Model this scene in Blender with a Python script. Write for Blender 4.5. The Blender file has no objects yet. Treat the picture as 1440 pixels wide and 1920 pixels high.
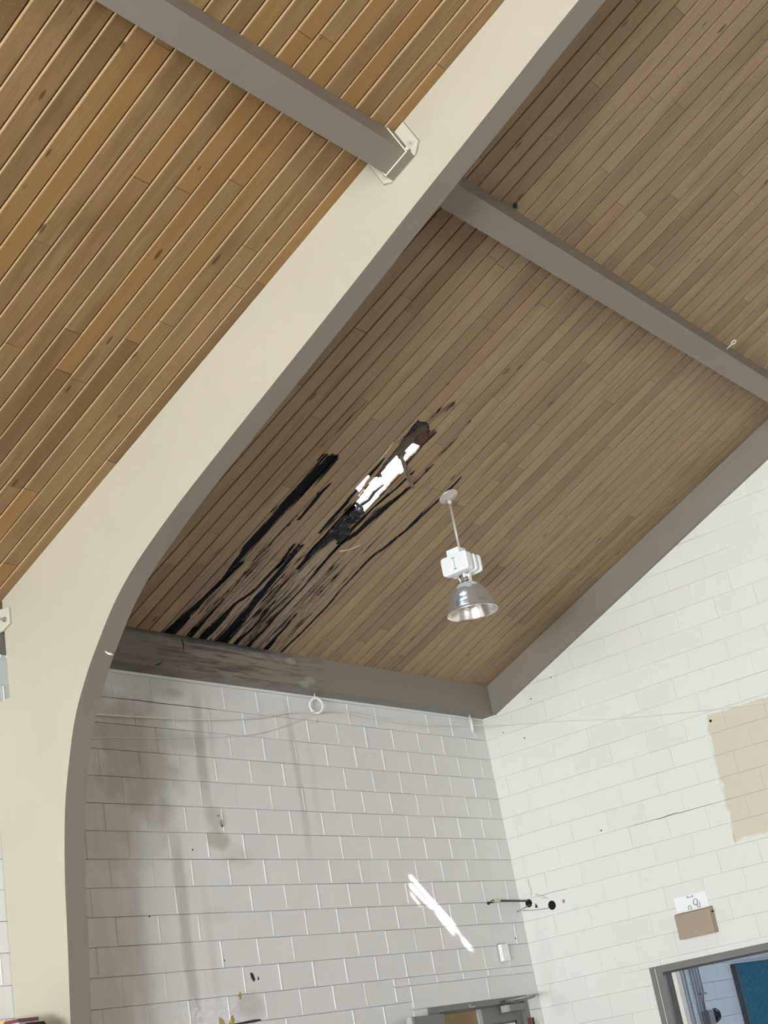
import bpy, bmesh, math, random
from mathutils import Vector, Matrix, noise
from mathutils.geometry import tessellate_polygon

random.seed(7)
SC = bpy.context.scene
COL = SC.collection

# ------------------------------------------------------------------ camera, world, sun, daylight and fill lamps, exposure
cam_d = bpy.data.cameras.new('camera')
cam_d.sensor_fit = 'HORIZONTAL'; cam_d.sensor_width = 36.0; cam_d.lens = 67.487
cam_d.clip_start = 0.05; cam_d.clip_end = 300
cam = bpy.data.objects.new('camera', cam_d); COL.objects.link(cam)
R = ((0.61351812, -0.77033776, -0.17371025), (0.18615777, 0.35486259, -0.91619748), (0.76742478, 0.52976624, 0.36111899))
cam.matrix_world = Matrix(((R[0][0], -R[1][0], -R[2][0], -12.43418708),
                           (R[0][1], -R[1][1], -R[2][1], -7.85947611),
                           (R[0][2], -R[1][2], -R[2][2], 1.59064592),
                           (0, 0, 0, 1)))
SC.camera = cam

world = bpy.data.worlds.new('sky'); SC.world = world; world.use_nodes = True
wn = world.node_tree.nodes['Background']
wn.inputs['Color'].default_value = (0.82, 0.91, 1.0, 1); wn.inputs['Strength'].default_value = 5.0

def lamp(name, kind, loc, direction, energy, color, **kw):
    d = bpy.data.lights.new(name, kind); d.energy = energy; d.color = color
    for k, v in kw.items(): setattr(d, k, v)
    o = bpy.data.objects.new(name, d); COL.objects.link(o); o.location = loc
    o.rotation_euler = Vector(direction).to_track_quat('-Z', 'Y').to_euler()
    return o

lamp('sun', 'SUN', (-8, -6, 14), (2.518, 2.054, -3.08), 24.0, (1.0, 0.96, 0.9), angle=0.009)
# daylight of the far end glazing; low and front lamps are added fill
lamp('daylight_end_glazing', 'AREA', (-41.6, -9.2, 3.4), (1, 0.05, 0.03), 4500, (0.86, 0.94, 1.0), shape='RECTANGLE', size=15.0, size_y=5.5)
lamp('added_low_fill', 'AREA', (-21.5, -8.5, 1.0), (1, 0.10, 0.24), 2700, (0.88, 0.95, 1.0), shape='RECTANGLE', size=5.0, size_y=1.6)  # unseen lamp inside the room, added to shape the shade behind the arch
lamp('added_front_fill', 'AREA', (-9.5, -18.2, 2.0), (0.2, 1, 0.0), 640, (0.80, 0.90, 1.0), shape='RECTANGLE', size=13.0, size_y=2.6)  # unseen lamp added to brighten gable and back wall; no glazing there
# daylight in the corridor behind the doorway
lamp('corridor_daylight', 'AREA', (3.6, -3.4, 2.6), (0.1, 0.8, -0.55), 95, (0.66, 0.82, 1.0), shape='RECTANGLE', size=3.0, size_y=1.0)

SC.view_settings.view_transform = 'Standard'; SC.view_settings.look = 'None'
SC.view_settings.gamma = 1.0; SC.view_settings.use_curve_mapping = False
SC.view_settings.exposure = -0.24

# ------------------------------------------------------------------ materials
def new_mat(name):
    m = bpy.data.materials.new(name); m.use_nodes = True
    nt = m.node_tree; b = nt.nodes['Principled BSDF']
    return m, nt, b

class G:
    """small node-graph helper"""
    def __init__(s, nt): s.nt = nt
    def n(s, t, **kw):
        o = s.nt.nodes.new(t)
        for k, v in kw.items(): setattr(o, k, v)
        return o
    def link(s, a, b): s.nt.links.new(a, b)
    def math(s, op, a, b=None, c=None, clamp=False):
        o = s.n('ShaderNodeMath', operation=op); o.use_clamp = clamp
        for i, v in enumerate((a, b, c)):
            if v is None: continue
            if isinstance(v, (int, float)): o.inputs[i].default_value = v
            else: s.link(v, o.inputs[i])
        return o.outputs[0]
    def mix(s, f, a, b, mode='MIX'):
        o = s.n('ShaderNodeMix', data_type='RGBA', blend_type=mode)
        for i, v in ((0, f), (6, a), (7, b)):
            if isinstance(v, (int, float)): o.inputs[i].default_value = v
            elif isinstance(v, tuple): o.inputs[i].default_value = (*v[:3], 1)
            else: s.link(v, o.inputs[i])
        return o.outputs[2]
    def smooth(s, v, lo, hi):
        o = s.n('ShaderNodeMapRange', interpolation_type='SMOOTHSTEP')
        s.link(v, o.inputs[0]); o.inputs[1].default_value = lo; o.inputs[2].default_value = hi
        return o.outputs[0]
    def coords(s):
        return s.n('ShaderNodeTexCoord').outputs['Object']
    def mapping(s, vec, scale=(1, 1, 1), loc=(0, 0, 0)):
        o = s.n('ShaderNodeMapping'); s.link(vec, o.inputs[0])
        o.inputs['Scale'].default_value = scale; o.inputs['Location'].default_value = loc
        return o.outputs[0]
    def noise(s, vec, scale=5, detail=4, rough=0.5, out=0):
        o = s.n('ShaderNodeTexNoise'); s.link(vec, o.inputs['Vector'])
        o.inputs['Scale'].default_value = scale; o.inputs['Detail'].default_value = detail; o.inputs['Roughness'].default_value = rough
        return o.outputs[out]
    def sep(s, vec):
        o = s.n('ShaderNodeSeparateXYZ'); s.link(vec, o.inputs[0]); return o.outputs
    def attr(s, name):
        return s.n('ShaderNodeAttribute', attribute_name=name).outputs['Fac']
    def bump(s, h, strength, dist, b):
        o = s.n('ShaderNodeBump'); s.link(h, o.inputs['Height'])
        o.inputs['Strength'].default_value = strength; o.inputs['Distance'].default_value = dist
        s.link(o.outputs[0], b.inputs['Normal'])
    def blob(s, a, b, ca, cb, ra, rb, warp=None, soft=1.0):
        """soft ellipse mask at (ca, cb) with half axes ra, rb"""
        d1 = s.math('DIVIDE', s.math('SUBTRACT', a, ca), ra); d2 = s.math('DIVIDE', s.math('SUBTRACT', b, cb), rb)
        r = s.math('ADD', s.math('MULTIPLY', d1, d1), s.math('MULTIPLY', d2, d2))
        if warp is not None: r = s.math('ADD', r, warp)
        return s.math('SUBTRACT', 1.0, s.smooth(r, 1.0 - soft, 1.0 + 0.3 * soft))

def simple(name, col, rough=0.5, metal=0.0, var=0.06, scale=6, bump=0.0, bscale=60, spec=None):
    m, nt, b = new_mat(name); g = G(nt); co = g.coords()
    f = g.noise(co, scale, 4)
    lo = tuple(max(0, c * (1 - var * 2)) for c in col); hi = tuple(min(1, c * (1 + var * 2)) for c in col)
    g.link(g.mix(f, lo, hi), b.inputs['Base Color'])
    b.inputs['Roughness'].default_value = rough; b.inputs['Metallic'].default_value = metal
    if spec is not None: b.inputs['Specular IOR Level'].default_value = spec
    if bump: g.bump(g.noise(co, bscale, 3), bump, 0.004, b)
    return m

TAUPE = (0.250, 0.222, 0.188); CREAM = (0.515, 0.472, 0.365)
M = {}
M['taupe'] = simple('taupe_paint', TAUPE, 0.55, var=0.05, scale=3, bump=0.15, bscale=90)
M['frame'] = simple('grey_door_paint', (0.20, 0.192, 0.182), 0.45, var=0.05)
M['galv'] = simple('galvanised_steel', (0.42, 0.42, 0.42), 0.4, 0.6)
M['conduit'] = simple('painted_conduit', (0.30, 0.29, 0.29), 0.5, 0.2)
M['black'] = simple('black_rubber', (0.012, 0.012, 0.013), 0.6)
M['dark_steel'] = simple('dark_steel', (0.10, 0.10, 0.11), 0.45, 0.5)
M['white_enamel'] = simple('white_enamel', (0.92, 0.93, 0.94), 0.35, var=0.02)
M['white_plastic'] = simple('white_plastic', (0.86, 0.86, 0.84), 0.45, var=0.02)
M['old_plastic'] = simple('yellowed_plastic', (0.62, 0.60, 0.50), 0.5)
M['rod'] = simple('pale_painted_rod', (0.60, 0.56, 0.50), 0.4, 0.2)
M['worn_edge'] = simple('worn_pale_edge', (0.86, 0.80, 0.70), 0.5)
M['chrome'] = simple('bright_metal', (0.83, 0.82, 0.78), 0.14, 1.0, var=0.02)
M['spun'] = simple('spun_aluminium', (0.86, 0.90, 0.98), 0.22, 0.85, var=0.01, scale=3)
M['spun_in'] = simple('polished_reflector', (0.93, 0.92, 0.90), 0.22, 1.0, var=0.02)
M['beige_box'] = simple('tan_steel_box', (0.40, 0.31, 0.225), 0.5, var=0.03)
M['ring_white'] = simple('glossy_white_ring', (0.95, 0.94, 0.90), 0.25, var=0.01)
M['cable_white'] = simple('white_cable', (0.84, 0.82, 0.74), 0.5, var=0.03)
M['tape'] = simple('yellow_tape', (0.46, 0.36, 0.09), 0.6, var=0.15, scale=40)
M['tan_wall'] = simple('tan_wall_paint', (0.50, 0.42, 0.29), 0.7, var=0.05)
M['hole_dark'] = simple('dark_hole', (0.035, 0.03, 0.028), 0.9, var=0.2, scale=30)
M['rust'] = simple('rusty_brown', (0.085, 0.035, 0.024), 0.7, var=0.3, scale=60)
M['copper'] = simple('copper_wire', (0.50, 0.30, 0.22), 0.4, 0.5)
M['maroon'] = simple('maroon_enamel', (0.16, 0.045, 0.04), 0.4)
M['orange'] = simple('orange_board', (0.75, 0.42, 0.18), 0.6)
M['case_grey'] = simple('grey_case', (0.45, 0.46, 0.47), 0.5)
M['patch_red'] = simple('pinkish_filler', (0.42, 0.27, 0.22), 0.8)
M['splinter'] = simple('weathered_splinter', (0.15, 0.115, 0.085), 0.8, var=0.25, scale=30)
M['fresh_wood'] = simple('torn_pale_wood', (0.55, 0.44, 0.30), 0.8, var=0.2, scale=40)
M['plate'] = simple('greenish_cream_plate', (0.60, 0.575, 0.46), 0.5, var=0.04)
M['seam'] = simple('dirt_shadow_seam', (0.28, 0.25, 0.20), 0.8)  # dark lines and cracks; also painted shadow rims of bracket plates
M['bulb'] = simple('frosted_bulb', (0.9, 0.9, 0.88), 0.15)

# cream arch side with faint scuffs; second slot of the arch mesh is the taupe underside
def cream_mat():
    m, nt, b = new_mat('cream_arch_paint'); g = G(nt); co = g.coords()
    base = g.mix(g.noise(co, 1.3, 3), tuple(c * 0.95 for c in CREAM), tuple(c * 1.05 for c in CREAM))
    _, y, z = g.sep(co)
    # long hairline checks along the laminations
    ln = g.n('ShaderNodeCombineXYZ')
    g.link(g.math('MULTIPLY_ADD', y, 0.4167, z), ln.inputs[0]); g.link(g.math('MULTIPLY', y, 0.06), ln.inputs[1])
    chk = g.noise(ln.outputs[0], 26, 2)
    f = g.math('MULTIPLY', g.smooth(chk, 0.70, 0.76), g.smooth(g.noise(co, 1.1, 2), 0.55, 0.7))
    c = g.mix(g.math('MULTIPLY', f, 0.35), base, (0.82, 0.78, 0.66))
    spk = g.smooth(g.noise(co, 9, 2, 0.6), 0.74, 0.78)
    c = g.mix(g.math('MULTIPLY', spk, 0.5), c, (0.42, 0.39, 0.34))
    g.link(c, b.inputs['Base Color']); b.inputs['Roughness'].default_value = 0.5
    g.bump(g.noise(co, 70, 3), 0.12, 0.004, b)
    return m
M['cream'] = cream_mat()

def block_paint(name, base, stains=None):
    m, nt, b = new_mat(name); g = G(nt); co = g.coords()
    x, y, z = g.sep(co)
    t = g.attr('tint')
    c = g.mix(g.noise(co, 3.0, 4), tuple(v * 0.95 for v in base), tuple(min(1, v * 1.03) for v in base))
    c = g.mix(t, c, tuple(v * 0.86 for v in base))
    spk = g.smooth(g.noise(co, 30, 2, 0.6), 0.735, 0.76)
    c = g.mix(g.math('MULTIPLY', spk, 0.45), c, tuple(v * 0.45 for v in base))
    if stains: c = stains(g, co, x, y, z, c)
    g.link(c, b.inputs['Base Color']); b.inputs['Roughness'].default_value = 0.55
    pit = g.noise(co, 110, 3)
    g.bump(g.math('ADD', pit, g.math('MULTIPLY', g.noise(co, 14, 3), 1.2)), 0.25, 0.003, b)
    return m

def back_stains_shade(g, co, x, y, z, c):
    wc = g.mapping(co, (1, 1, 0.16))
    drip = g.noise(wc, 9, 4, 0.6); broad = g.noise(co, 2.6, 4, 0.6); warp = g.math('MULTIPLY', g.math('SUBTRACT', g.noise(co, 5, 4), 0.5), 1.6)
    def put(c, mask, col, k): return g.mix(g.math('MULTIPLY', mask, k), c, col)
    soot_shade = (0.30, 0.25, 0.20); grime = (0.34, 0.32, 0.28)
    blobs = None
    for cx, cz, rx, rz, k in ((-4.95, 4.15, 0.55, 0.62, 0.85), (-5.35, 4.5, 0.45, 0.5, 0.6), (-5.3, 3.7, 0.6, 0.6, 0.55), (-4.72, 4.73, 0.5, 0.12, 0.4), (-4.55, 4.3, 0.45, 0.12, 0.5),
                              (-5.45, 2.6, 0.5, 1.2, 0.45)):  # low left patch is the arch shadow painted in
        mk = g.math('MULTIPLY', g.blob(x, z, cx, cz, rx, rz, warp), k)
        blobs = mk if blobs is None else g.math('MAXIMUM', blobs, mk)
    c = put(c, g.math('MULTIPLY', blobs, g.math('ADD', 0.55, g.math('MULTIPLY', drip, 0.7))), soot_shade, 0.8)
    # run-down lines; the long low left bands are painted shadow
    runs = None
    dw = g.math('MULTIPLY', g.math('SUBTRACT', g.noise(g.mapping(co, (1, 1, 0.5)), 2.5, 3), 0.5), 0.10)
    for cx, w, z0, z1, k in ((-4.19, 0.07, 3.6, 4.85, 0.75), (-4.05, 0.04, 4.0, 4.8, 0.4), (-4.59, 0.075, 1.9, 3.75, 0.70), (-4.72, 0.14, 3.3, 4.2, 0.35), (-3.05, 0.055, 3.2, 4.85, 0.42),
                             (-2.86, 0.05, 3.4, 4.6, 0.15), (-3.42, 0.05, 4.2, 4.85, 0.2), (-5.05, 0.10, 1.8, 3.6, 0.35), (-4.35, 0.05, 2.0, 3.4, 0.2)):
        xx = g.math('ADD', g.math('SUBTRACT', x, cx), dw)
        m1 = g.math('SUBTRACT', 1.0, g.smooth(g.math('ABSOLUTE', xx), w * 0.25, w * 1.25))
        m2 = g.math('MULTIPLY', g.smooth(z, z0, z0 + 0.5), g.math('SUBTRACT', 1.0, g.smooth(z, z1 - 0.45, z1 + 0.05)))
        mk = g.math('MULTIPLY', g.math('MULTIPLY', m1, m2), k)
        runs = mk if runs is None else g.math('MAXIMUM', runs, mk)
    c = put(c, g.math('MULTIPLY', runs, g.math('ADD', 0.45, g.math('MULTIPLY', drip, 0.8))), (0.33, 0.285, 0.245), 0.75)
    # blotches on single blocks
    for cx, cz, rx, rz, k in ((-4.13, 3.53, 0.14, 0.09, 0.55), (-4.12, 3.69, 0.13, 0.12, 0.4), (-4.4, 4.7, 0.13, 0.035, 0.25), (-3.93, 3.4, 0.2, 0.1, 0.2), (-4.25, 2.95, 0.2, 0.08, 0.12), (-4.06, 3.66, 0.03, 0.04, 0.9)):
        c = put(c, g.blob(x, z, cx, cz, rx, rz, warp), (0.30, 0.27, 0.19), k)
    # whitish scraped plaster low on the wall
    wp = g.math('MULTIPLY', g.blob(x, z, -4.4, 2.26, 0.55, 0.15, warp), g.smooth(g.noise(co, 22, 4, 0.7), 0.42, 0.6))
    c = put(c, wp, (0.86, 0.87, 0.88), 0.9)
    c = put(c, g.blob(x, z, -4.02, 2.27, 0.16, 0.12, warp), (0.45, 0.41, 0.38), 0.5)
    return c

def right_stains(g, co, x, y, z, c):
    wob = g.math('MULTIPLY', g.math('SUBTRACT', g.noise(co, 9, 4), 0.5), 0.10)
    yy = g.math('ADD', g.math('MULTIPLY', g.math('ADD', y, 2.395), -1.0), g.math('MULTIPLY', g.math('SUBTRACT', z, 3.6), -0.025))
    a = g.smooth(g.math('ADD', yy, wob), -0.012, 0.012)
    b = g.smooth(g.math('ADD', z, wob), 3.0, 3.03); d = g.math('SUBTRACT', 1.0, g.smooth(g.math('ADD', z, g.math('MULTIPLY', wob, 0.4)), 4.155, 4.17))
    mk = g.math('MULTIPLY', g.math('MULTIPLY', a, b), d)
    c = g.mix(mk, c, (0.69, 0.63, 0.49))
    # rubbed dirt beside the corner
    warp = g.math('MULTIPLY', g.math('SUBTRACT', g.noise(co, 6, 4), 0.5), 1.5)
    for cy, cz, ry, rz, k in ((-0.16, 2.45, 0.12, 0.4, 0.3), (-0.2, 1.95, 0.12, 0.12, 0.45), (-0.1, 2.2, 0.1, 0.2, 0.25), (-1.7, 2.2, 0.5, 0.05, 0.2)):
        c = g.mix(g.math('MULTIPLY', g.blob(y, z, cy, cz, ry, rz, warp), k * 0.5), c, (0.60, 0.585, 0.54))
    return c

WALL = (0.80, 0.795, 0.775)
M['wall_back'] = block_paint('painted_block_back', WALL, back_stains_shade)
M['wall_right'] = block_paint('painted_block_right', (0.83, 0.82, 0.765), right_stains)
M['wall_plain'] = block_paint('painted_block_plain', (0.80, 0.80, 0.785))
M['hall_block'] = block_paint('hall_block', (0.70, 0.72, 0.74))
M['patch'] = simple('patch_plaster', (0.82, 0.81, 0.76), 0.7, var=0.03, scale=25, bump=0.4, bscale=50)

def floor_mat():
    m, nt, b = new_mat('gym_floor'); g = G(nt); co = g.coords()
    f = g.noise(g.mapping(co, (0.8, 16, 1)), 3, 5)
    g.link(g.mix(f, (0.36, 0.26, 0.155), (0.45, 0.335, 0.21)), b.inputs['Base Color']); b.inputs['Roughness'].default_value = 0.35
    return m
M['floor'] = floor_mat()

def wood_mat(name, dark, mid, light, orange, var, pale):
    """stained pine boards: grain runs along local Y, one tint and seed per board"""
    m, nt, b = new_mat(name); g = G(nt); co = g.coords()
    tint = g.attr('tint'); seed = g.attr('seed'); stain = g.attr('stain'); wash = g.attr('wash')
    off = g.n('ShaderNodeCombineXYZ'); g.link(g.math('MULTIPLY', seed, 37.0), off.inputs[1]); g.link(g.math('MULTIPLY', seed, 11.0), off.inputs[2])
    v = g.n('ShaderNodeVectorMath', operation='ADD'); g.link(co, v.inputs[0]); g.link(off.outputs[0], v.inputs[1]); v = v.outputs[0]
    warp = g.noise(g.mapping(v, (3, 0.7, 1)), 2.0, 2, out=1)
    wv = g.n('ShaderNodeVectorMath', operation='MULTIPLY_ADD'); g.link(warp, wv.inputs[0]); wv.inputs[1].default_value = (0.05, 0.05, 0.0); g.link(v, wv.inputs[2]); wv = wv.outputs[0]
    grain = g.noise(g.mapping(wv, (34, 1.1, 1)), 2.2, 5, 0.62)
    fine = g.noise(g.mapping(wv, (150, 3.5, 1)), 1.6, 3, 0.6)
    cloud = g.noise(g.mapping(v, (5, 1.0, 1)), 1.6, 3)
    c = g.mix(g.smooth(grain, 0.3, 0.72), mid, light)
    c = g.mix(g.math('MULTIPLY', g.smooth(fine, 0.55, 0.8), 0.35), c, dark)
    c = g.mix(g.math('MULTIPLY', g.smooth(cloud, 0.45, 0.75), 0.5), c, dark)
    c = g.mix(g.math('MULTIPLY', g.math('MULTIPLY', g.smooth(tint, 0.75, 1.0), g.math('LESS_THAN', tint, 1.1)), 0.5), c, orange)
    c = g.mix(g.math('MULTIPLY', g.math('SUBTRACT', 1.0, g.smooth(tint, 0.0, 0.42)), var), c, dark)
    c = g.mix(g.smooth(tint, 1.4, 1.6), c, pale)
    # knots
    vo = g.n('ShaderNodeTexVoronoi', feature='F1'); g.link(g.mapping(wv, (8.0, 2.4, 1)), vo.inputs['Vector']); vo.inputs['Scale'].default_value = 1.0; vo.inputs['Randomness'].default_value = 1.0
    ks = g.sep(vo.outputs['Color'])[0]
    kr = g.math('MULTIPLY', g.smooth(ks, 0.20, 0.97), 0.115)
    knot = g.math('MULTIPLY', g.math('SUBTRACT', 1.0, g.smooth(g.math('DIVIDE', vo.outputs['Distance'], g.math('ADD', kr, 0.004)), 0.55, 1.15)), g.smooth(ks, 0.34, 0.38))
    c = g.mix(g.math('MULTIPLY', knot, 0.8), c, tuple(v_ * 0.42 for v_ in dark))
    # leached grey wood, then black rot / mould
    c = g.mix(g.math('MULTIPLY', wash, 0.85), c, g.mix(g.smooth(g.noise(g.mapping(co, (24, 0.9, 1)), 1.7, 5, 0.68), 0.40, 0.66), (0.36, 0.30, 0.26), (0.075, 0.058, 0.045)))
    st = g.smooth(g.math('ADD', stain, g.math('MULTIPLY', g.math('SUBTRACT', g.noise(g.mapping(co, (42, 1.6, 1)), 1.8, 5, 0.72), 0.5), 1.9)), 0.40, 0.60)
    c = g.mix(g.math('MULTIPLY', st, g.smooth(stain, 0.02, 0.2)), c, (0.004, 0.005, 0.008))
    g.link(g.math('MULTIPLY_ADD', st, -0.25, 0.3), b.inputs['Specular IOR Level'])
    g.link(c, b.inputs['Base Color'])
    b.inputs['Roughness'].default_value = 0.5
    g.bump(g.math('ADD', g.math('MULTIPLY', fine, 0.6), grain), 0.12, 0.003, b)
    return m
M['pine_left'] = wood_mat('stained_pine', (0.165, 0.095, 0.040), (0.275, 0.166, 0.070), (0.335, 0.215, 0.100), (0.36, 0.180, 0.055), 0.55, (0.66, 0.47, 0.27))
M['pine_right'] = wood_mat('weathered_pine', (0.195, 0.130, 0.072), (0.330, 0.230, 0.131), (0.400, 0.288, 0.172), (0.32, 0.20, 0.110), 0.5, (0.50, 0.38, 0.24))
M['deck'] = simple('old_roof_deck', (0.10, 0.078, 0.058), 0.8, var=0.3, scale=12)

def rot_mat():
    m, nt, b = new_mat('rotten_wood'); g = G(nt); co = g.coords()
    c = g.mix(g.smooth(g.noise(co, 30, 4), 0.45, 0.7), (0.004, 0.004, 0.006), (0.018, 0.018, 0.028))
    g.link(c, b.inputs['Base Color']); b.inputs['Roughness'].default_value = 0.45
    g.bump(g.noise(co, 60, 4), 0.8, 0.01, b)
    return m
M['rot'] = rot_mat()

def eave_mat():
    m, nt, b = new_mat('taupe_paint_weathered'); g = G(nt); co = g.coords(); x, y, z = g.sep(co)
    c = g.mix(g.noise(co, 3, 3), tuple(v * 0.95 for v in TAUPE), tuple(v * 1.05 for v in TAUPE))
    warp = g.math('MULTIPLY', g.math('SUBTRACT', g.noise(co, 4, 4), 0.5), 1.4)
    st = g.noise(g.mapping(co, (1.3, 1, 16)), 2.2, 5, 0.6)
    mk = g.math('MULTIPLY', g.blob(x, z, -4.05, 4.97, 1.35, 0.32, warp), g.smooth(st, 0.42, 0.66))
    c = g.mix(g.math('MULTIPLY', mk, 0.85), c, (0.085, 0.062, 0.045))
    dk = g.blob(x, z, -5.2, 4.95, 0.9, 0.5, warp)
    c = g.mix(g.math('MULTIPLY', dk, 0.55), c, (0.11, 0.10, 0.088))
    ed = g.math('MULTIPLY', g.smooth(z, 5.06, 5.115), g.blob(x, z, -4.1, 5.0, 1.2, 0.6, warp))
    c = g.mix(g.math('MULTIPLY', ed, 0.9), c, (0.02, 0.018, 0.017))
    for cx, cz in ((-3.12, 5.05), (-2.98, 4.86), (-2.9, 4.9)):
        c = g.mix(g.math('MULTIPLY', g.blob(x, z, cx, cz, 0.08, 0.035, warp), 0.5), c, (0.42, 0.44, 0.38))
    g.link(c, b.inputs['Base Color']); b.inputs['Roughness'].default_value = 0.6
    return m
M['eave'] = eave_mat()

def blue_mat():
    m, nt, b = new_mat('blue_fabric'); g = G(nt); co = g.coords()
    f = g.noise(g.mapping(co, (1, 1, 0.35)), 60, 3, 0.7)
    c = g.mix(g.smooth(f, 0.35, 0.7), (0.010, 0.085, 0.15), (0.035, 0.20, 0.30))
    g.link(c, b.inputs['Base Color']); b.inputs['Roughness'].default_value = 0.9
    return m
M['blue'] = blue_mat()

# ------------------------------------------------------------------ mesh helpers
class MB:
    def __init__(s): s.v = []; s.f = []; s.m = []; s.sm = []; s.at = {}
    def add(s, vs, fs, mi=0, smooth=False):
        o = len(s.v); s.v += [tuple(v) for v in vs]
        for f in fs: s.f.append([i + o for i in f]); s.m.append(mi); s.sm.append(smooth)
    def box(s, lo, hi, fr=None, mi=0, bev=0.0):
        (a, b, c), (d, e, f) = lo, hi
        if bev <= 0:
            vs = [(a, b, c), (d, b, c), (d, e, c), (a, e, c), (a, b, f), (d, b, f), (d, e, f), (a, e, f)]
            fs = [(0, 3, 2, 1), (4, 5, 6, 7), (0, 1, 5, 4), (1, 2, 6, 5), (2, 3, 7, 6), (3, 0, 4, 7)]
        else:
            bm = bmesh.new(); bmesh.ops.create_cube(bm, size=1)
            for v in bm.verts: v.co = ((a + d) / 2 + v.co.x * (d - a), (b + e) / 2 + v.co.y * (e - b), (c + f) / 2 + v.co.z * (f - c))
            bmesh.ops.bevel(bm, geom=bm.edges[:], offset=bev, segments=2, affect='EDGES', profile=0.6)
            bm.verts.index_update(); vs = [v.co.copy() for v in bm.verts]; fs = [[v.index for v in fc.verts] for fc in bm.faces]; bm.free()
        if fr: vs = [fr(Vector(v)) for v in vs]
        s.add(vs, fs, mi)
    def prism(s, poly, ext, fr=None, mi=0, mside=None):
        """poly: 3D points of a planar outline, ext: extrusion vector"""
        n = len(poly); ext = Vector(ext); vs = [Vector(p) for p in poly] + [Vector(p) + ext for p in poly]
        if fr: vs = [fr(v) for v in vs]
        s.add(vs, [list(range(n))[::-1], list(range(n, 2 * n))], mi)
        s.f += []; o = len(s.v) - 2 * n
        for i in range(n):
            j = (i + 1) % n
            s.f.append([o + i, o + j, o + n + j, o + n + i]); s.m.append(mi if mside is None else mside); s.sm.append(False)
    def tube(s, pts, r, seg=10, mi=0, caps=True, closed=False):
        pts = [Vector(p) for p in pts]; n = len(pts); rs = r if isinstance(r, (list, tuple)) else [r] * n
        o = len(s.v); up = None
        for i, p in enumerate(pts):
            a = pts[(i - 1) % n] if (closed or i > 0) else p; b = pts[(i + 1) % n] if (closed or i < n - 1) else p
            t = (b - a).normalized()
            if up is None:
                up = Vector((0, 0, 1)) if abs(t.z) < 0.9 else Vector((1, 0, 0))
            u = (up - t * up.dot(t)).normalized(); w = t.cross(u); up = u
            for k in range(seg):
                q = 2 * math.pi * k / seg; s.v.append(tuple(p + (u * math.cos(q) + w * math.sin(q)) * rs[i]))
        m = n if closed else n - 1
        for i in range(m):
            for k in range(seg):
                k2 = (k + 1) % seg; i2 = (i + 1) % n
                s.f.append([o + i * seg + k, o + i * seg + k2, o + i2 * seg + k2, o + i2 * seg + k]); s.m.append(mi); s.sm.append(True)
        if caps and not closed:
            s.f.append([o + k for k in range(seg)][::-1]); s.m.append(mi); s.sm.append(False)
            s.f.append([o + (n - 1) * seg + k for k in range(seg)]); s.m.append(mi); s.sm.append(False)
    def lathe(s, prof, c=(0, 0, 0), seg=40, mi=0, fr=None):
        """profile of (r, z) turned about the vertical through c"""
        o = len(s.v); n = len(prof)
        for k in range(seg):
            q = 2 * math.pi * k / seg
            for r, z in prof:
                v = Vector((c[0] + r * math.cos(q), c[1] + r * math.sin(q), c[2] + z)); s.v.append(tuple(fr(v) if fr else v))
        for k in range(seg):
            k2 = (k + 1) % seg
            for i in range(n - 1):
                s.f.append([o + k * n + i, o + k2 * n + i, o + k2 * n + i + 1, o + k * n + i + 1]); s.m.append(mi); s.sm.append(True)
    def face_attr(s, name, vals): s.at[name] = ('FACE', vals)
    def point_attr(s, name, vals): s.at[name] = ('POINT', vals)

def wloc(o):
    p = Vector((0, 0, 0))
    while o is not None: p = p + o.location; o = o.parent
    return p

def obj(name, mb, mats, parent=None, frame=None):
    """links the collected shapes as ONE mesh object; points are given in world space (or in `frame` space)"""
    me = bpy.data.meshes.new(name)
    off = wloc(parent) if parent else Vector((0, 0, 0))
    vs = mb.v if off.length == 0 or frame is not None else [tuple(Vector(v) - off) for v in mb.v]
    me.from_pydata(vs, [], mb.f)
    if not isinstance(mats, (list, tuple)): mats = [mats]
    for m in mats: me.materials.append(M[m])
    me.polygons.foreach_set('material_index', mb.m); me.polygons.foreach_set('use_smooth', mb.sm)
    for k, (dom, vals) in mb.at.items():
        a = me.attributes.new(k, 'FLOAT', dom); a.data.foreach_set('value', vals)
    me.update()
    o = bpy.data.objects.new(name, me); COL.objects.link(o)
    if frame is not None: o.matrix_world = frame
    if parent: o.parent = parent
    return o

def fix_normals(o):
    bm = bmesh.new(); bm.from_mesh(o.data); bmesh.ops.recalc_face_normals(bm, faces=bm.faces[:]); bm.to_mesh(o.data); bm.free()

def tag(o, label, cat, group=None):
    o['label'] = label; o['category'] = cat
    if group: o['group'] = group
    return o

def thing(name, loc, label, cat, group=None):
    o = bpy.data.objects.new(name, None); COL.objects.link(o); o.location = loc; o.empty_display_size = 0.1
    return tag(o, label, cat, group)

def struct(o, label=None, cat=None):
    o['kind'] = 'structure'
    if label: o['label'] = label
    if cat: o['category'] = cat
    return o

# ------------------------------------------------------------------ roof frame: x along the eave, s up the slope, d down into the room
S = 5.0 / 12.0; C5 = 1 / math.sqrt(1 + S * S); ZC = 5.052
UP = Vector((0, -C5, S * C5)); NIN = Vector((0, -S * C5, -C5))
ROOF = Matrix(((1, UP.x, NIN.x, 0), (0, UP.y, NIN.y, 0), (0, UP.z, NIN.z, ZC), (0, 0, 0, 1)))
def SL(v): return Vector((v[0], 0, ZC)) + UP * v[1] + NIN * v[2]
YR = -9.2                       # ridge
SMAX = -YR / C5
XA0, XA1 = -6.205, -6.035       # arch faces
def zc(y): return ZC - S * y

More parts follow.
